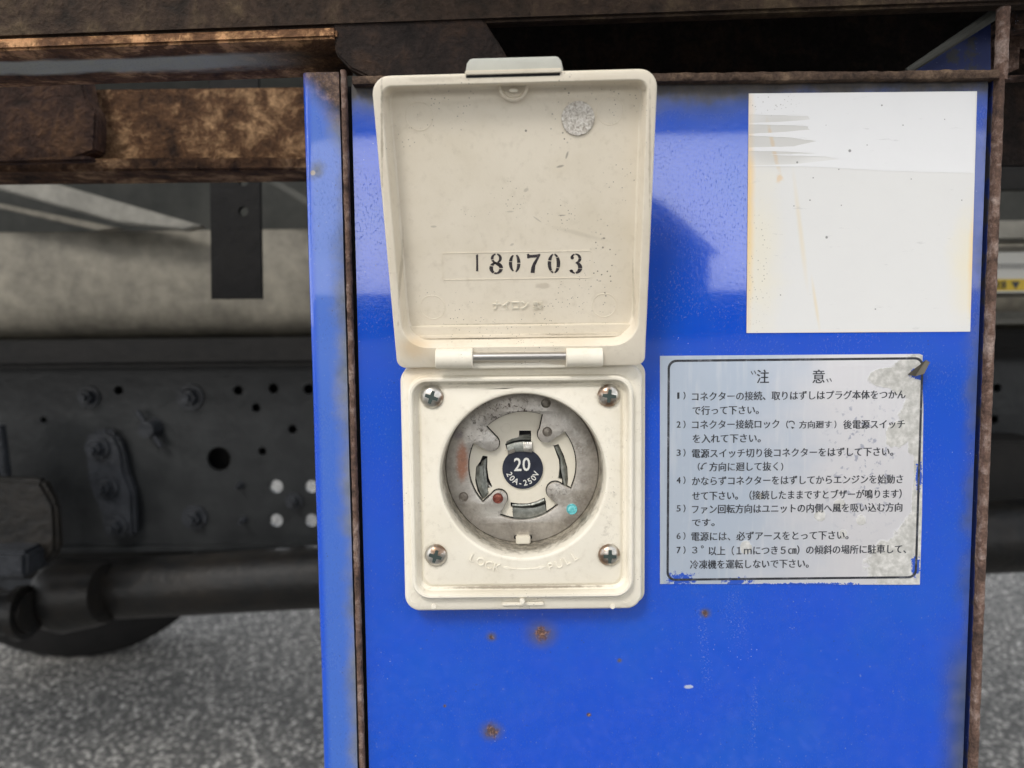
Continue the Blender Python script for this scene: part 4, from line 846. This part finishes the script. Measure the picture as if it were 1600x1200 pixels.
# ejector marks, number frame
b = MB()
uxl = (ML.to_3x3() @ Vector((1, 0, 0))); uzl = (ML.to_3x3() @ Vector((0, 0, 1))); unl = (ML.to_3x3() @ Vector((0, -1, 0)))
def LW(px, py, y=FL): x, z = LPx(px, py, y); return ML @ Vector((x, y, z))
for px, py, r in [(655, 182, 21), (953, 173, 21), (676, 480, 19), (944, 477, 19)]:
    d = (LW(px+r, py)-LW(px, py)).length; b = MB(); torus2(b, LW(px, py), d, .00013, ux=uxl, uz=uzl, un=unl); b.build('mould_mark', MAT['cream_lid'], lid)
b = MB(); a, c = LPx(692, 438, FL), LPx(925, 391, FL); fr = rrect((a[0]+c[0])/2, (a[1]+c[1])/2, (c[0]-a[0])/2, (c[1]-a[1])/2, .0007, 4, 2); fi = rrect((a[0]+c[0])/2, (a[1]+c[1])/2, (c[0]-a[0])/2-.00025, (c[1]-a[1])/2-.00025, .0005, 4, 2)
b.take(plate([fr, fi[::-1]], FL-.00012, .0003, 0, ML)); b.build('number_frame', MAT['cream_lid'], lid)
# silvered pad
d = (LW(929, 185)-LW(903, 185)).length; p = LW(903, 185); b = MB(); b.tube(p-unl*.0005, p+unl*.0005, d, None, 48, prof=[(0, d), (.8, d), (1, d*.95)]); b.build('round_pad', MAT['pad_silver'], lid, 40)
# half round socket under the latch
px0 = LPx(802, 128, FL-.002); b = MB(); hr = .0042
b.loft([[(px0[0]+hr*s*math.cos(t), y, L_-.0033+hr*s*math.sin(t)*1.0) for t in [PI+PI*i/16 for i in range(17)]] for s, y in ((1, FL), (1, FL-.0016), (.86, FL-.002), (.8, FL-.0018), (.75, FL-.0008), (.05, FL-.0006))], close=False, M=ML)
b.build('latch_boss', MAT['cream_lid'], lid)
p = ML @ Vector((px0[0], FL-.0018, L_-.0047)); b = MB(); b.box(-.0012, .0012, -.0006, .0006, -.0004, .0005, .0002, Matrix.Translation(p)); b.build('latch_pip', MAT['cream_base'], lid)
# latch tab on the outer top edge, and slot line beneath it
ta, tb = LPx(727, 110, .002)[0], LPx(880, 110, .002)[0]; tw = (tb-ta)/2; tm = (ta+tb)/2
zt_ = LPx(800, 90, .006)[1]
pts = [(tm-tw, L_-.0002), (tm+tw, L_-.0002), (tm+tw, L_+.0004), (tm+tw*.965, zt_-.0012), (tm+tw*.90, zt_-.0002), (tm+tw*.84, zt_), (tm-tw*.84, zt_), (tm-tw*.90, zt_-.0002), (tm-tw*.965, zt_-.0012), (tm-tw, L_+.0004)]
b = MB(); b.take(plate([pts], .0022, .0045, .0005, ML)); b.build('latch_tab', MAT['grey_tab'], lid, 40)
b = MB(); x0, x1 = LPx(728, 118, 0)[0], LPx(875, 118, 0)[0]
b.box(x0, x1, -.00022, .0004, L_-.00105, L_-.0004, .00005, ML); b.build('latch_slot', MAT['dark_gap'], lid, None)
b = MB(); b.box(x0-.0002, x1+.0004, -.0007, .0004, L_-.0003, L_+.0008, .0002, ML); b.build('latch_lip', MAT['cream_lid'], lid)
# stamped number, stencil-like digits drawn as strokes
YN = FL-.00006
def N(zx, zy): return LPx(580+zx/3.478, 340+zy/3.478, FL)
b = MB()
def poly(pts): b.take(plate([[N(*p) for p in pts]], YN-.00003, .00006, 0, ML))
def bowl(cx, cy, ro, rv, ri_, rvi, segs, dx=0):
    for a0, a1 in segs:
        A_ = [math.radians(a0+(a1-a0)*i/14) for i in range(15)]
        poly([(cx+ro*math.cos(t), cy-rv*math.sin(t)) for t in A_] + [(cx+dx+ri_*math.cos(t), cy-rvi*math.sin(t)) for t in A_[::-1]])
poly([(569, 203), (581, 199), (581, 240), (582, 292), (570, 291), (571, 250)])
bowl(680, 221, 30, 26, 15, 20, [(-75, 80), (100, 195), (205, 262)])
bowl(679, 274, 37, 33, 17, 24, [(85, 150), (160, 240), (250, 350), (0, 78)])
poly([(668, 238), (690, 246), (708, 262), (698, 270), (676, 254), (660, 246)])
bowl(781, 247, 33, 47, 15, 44, [(112, 168), (172, 250)]); bowl(781, 247, 30, 50, 12, 46, [(-78, -4), (2, 66)])
poly([(847, 198), (856, 196), (862, 203), (900, 200), (918, 196), (919, 204), (905, 232), (892, 262), (888, 300), (866, 300), (870, 270), (880, 246), (900, 216), (866, 218), (853, 222), (847, 220)])
bowl(993, 249, 34, 53, 15, 47, [(-82, -30), (-25, 40), (46, 84), (98, 160), (166, 230), (236, 262)])
bowl(1112, 222, 30, 27, 16, 20, [(-88, 0), (4, 95), (105, 165)], -2); bowl(1110, 272, 37, 33, 17, 25, [(-82, -10), (-5, 82), (205, 266)], -3)
bowl(1092, 218, 9, 9, 1, 1, [(0, 180), (180, 360)]); bowl(1088, 290, 9, 8, 1, 1, [(0, 180), (180, 360)])
b.build('stamped_number', MAT['ink_stamp'], lid, None)
b = MB(); a, c = LPx(770, 484, FL), LPx(826, 469, FL); fit_text(b, 'ナイロン', a[0], c[0], a[1], c[1], FL-.0001, .00022, .02, ML)
a, c = LPx(833, 484, FL), LPx(848, 471, FL); fit_text(b, '製', a[0], c[0], a[1], c[1], FL-.0001, .0002, 0, ML)
b.build('embossed_text', MAT['cream_plain'], lid, None)
# hinge: barrels, pin, ledge
hy = -.0135; hz = P(812, 559, hy).z
for xa, xb in ((681, 739), (884, 941)):
    a, c = P(xa, 559, hy), P(xb, 559, hy)
    b = MB(); b.tube((a.x, hy, hz), (c.x, hy, hz), .0031, None, 40, prof=[(0, .0028), (.02, .0031), (.98, .0031), (1, .0028)])
    b.box(a.x, c.x, hy+.0005, -.0075, hz-.0031, hz+.0031, .0004)
    b.build('hinge_barrel', MAT['cream_base'], inl)
b = MB(); a, c = P(736, 556, hy), P(888, 556, hy); b.tube((a.x, hy-.0004, hz+.0004), (c.x, hy-.0004, hz+.0004), .00135, None, 32); b.build('hinge_pin', MAT['steel_pin'], inl)
b = MB(); a, c = P(738, 576, -.0125), P(884, 565, -.0125); b.box(a.x, c.x, -.0128, -.0075, a.z, c.z, .0003); b.build('hinge_ledge', MAT['cream_base'], inl)
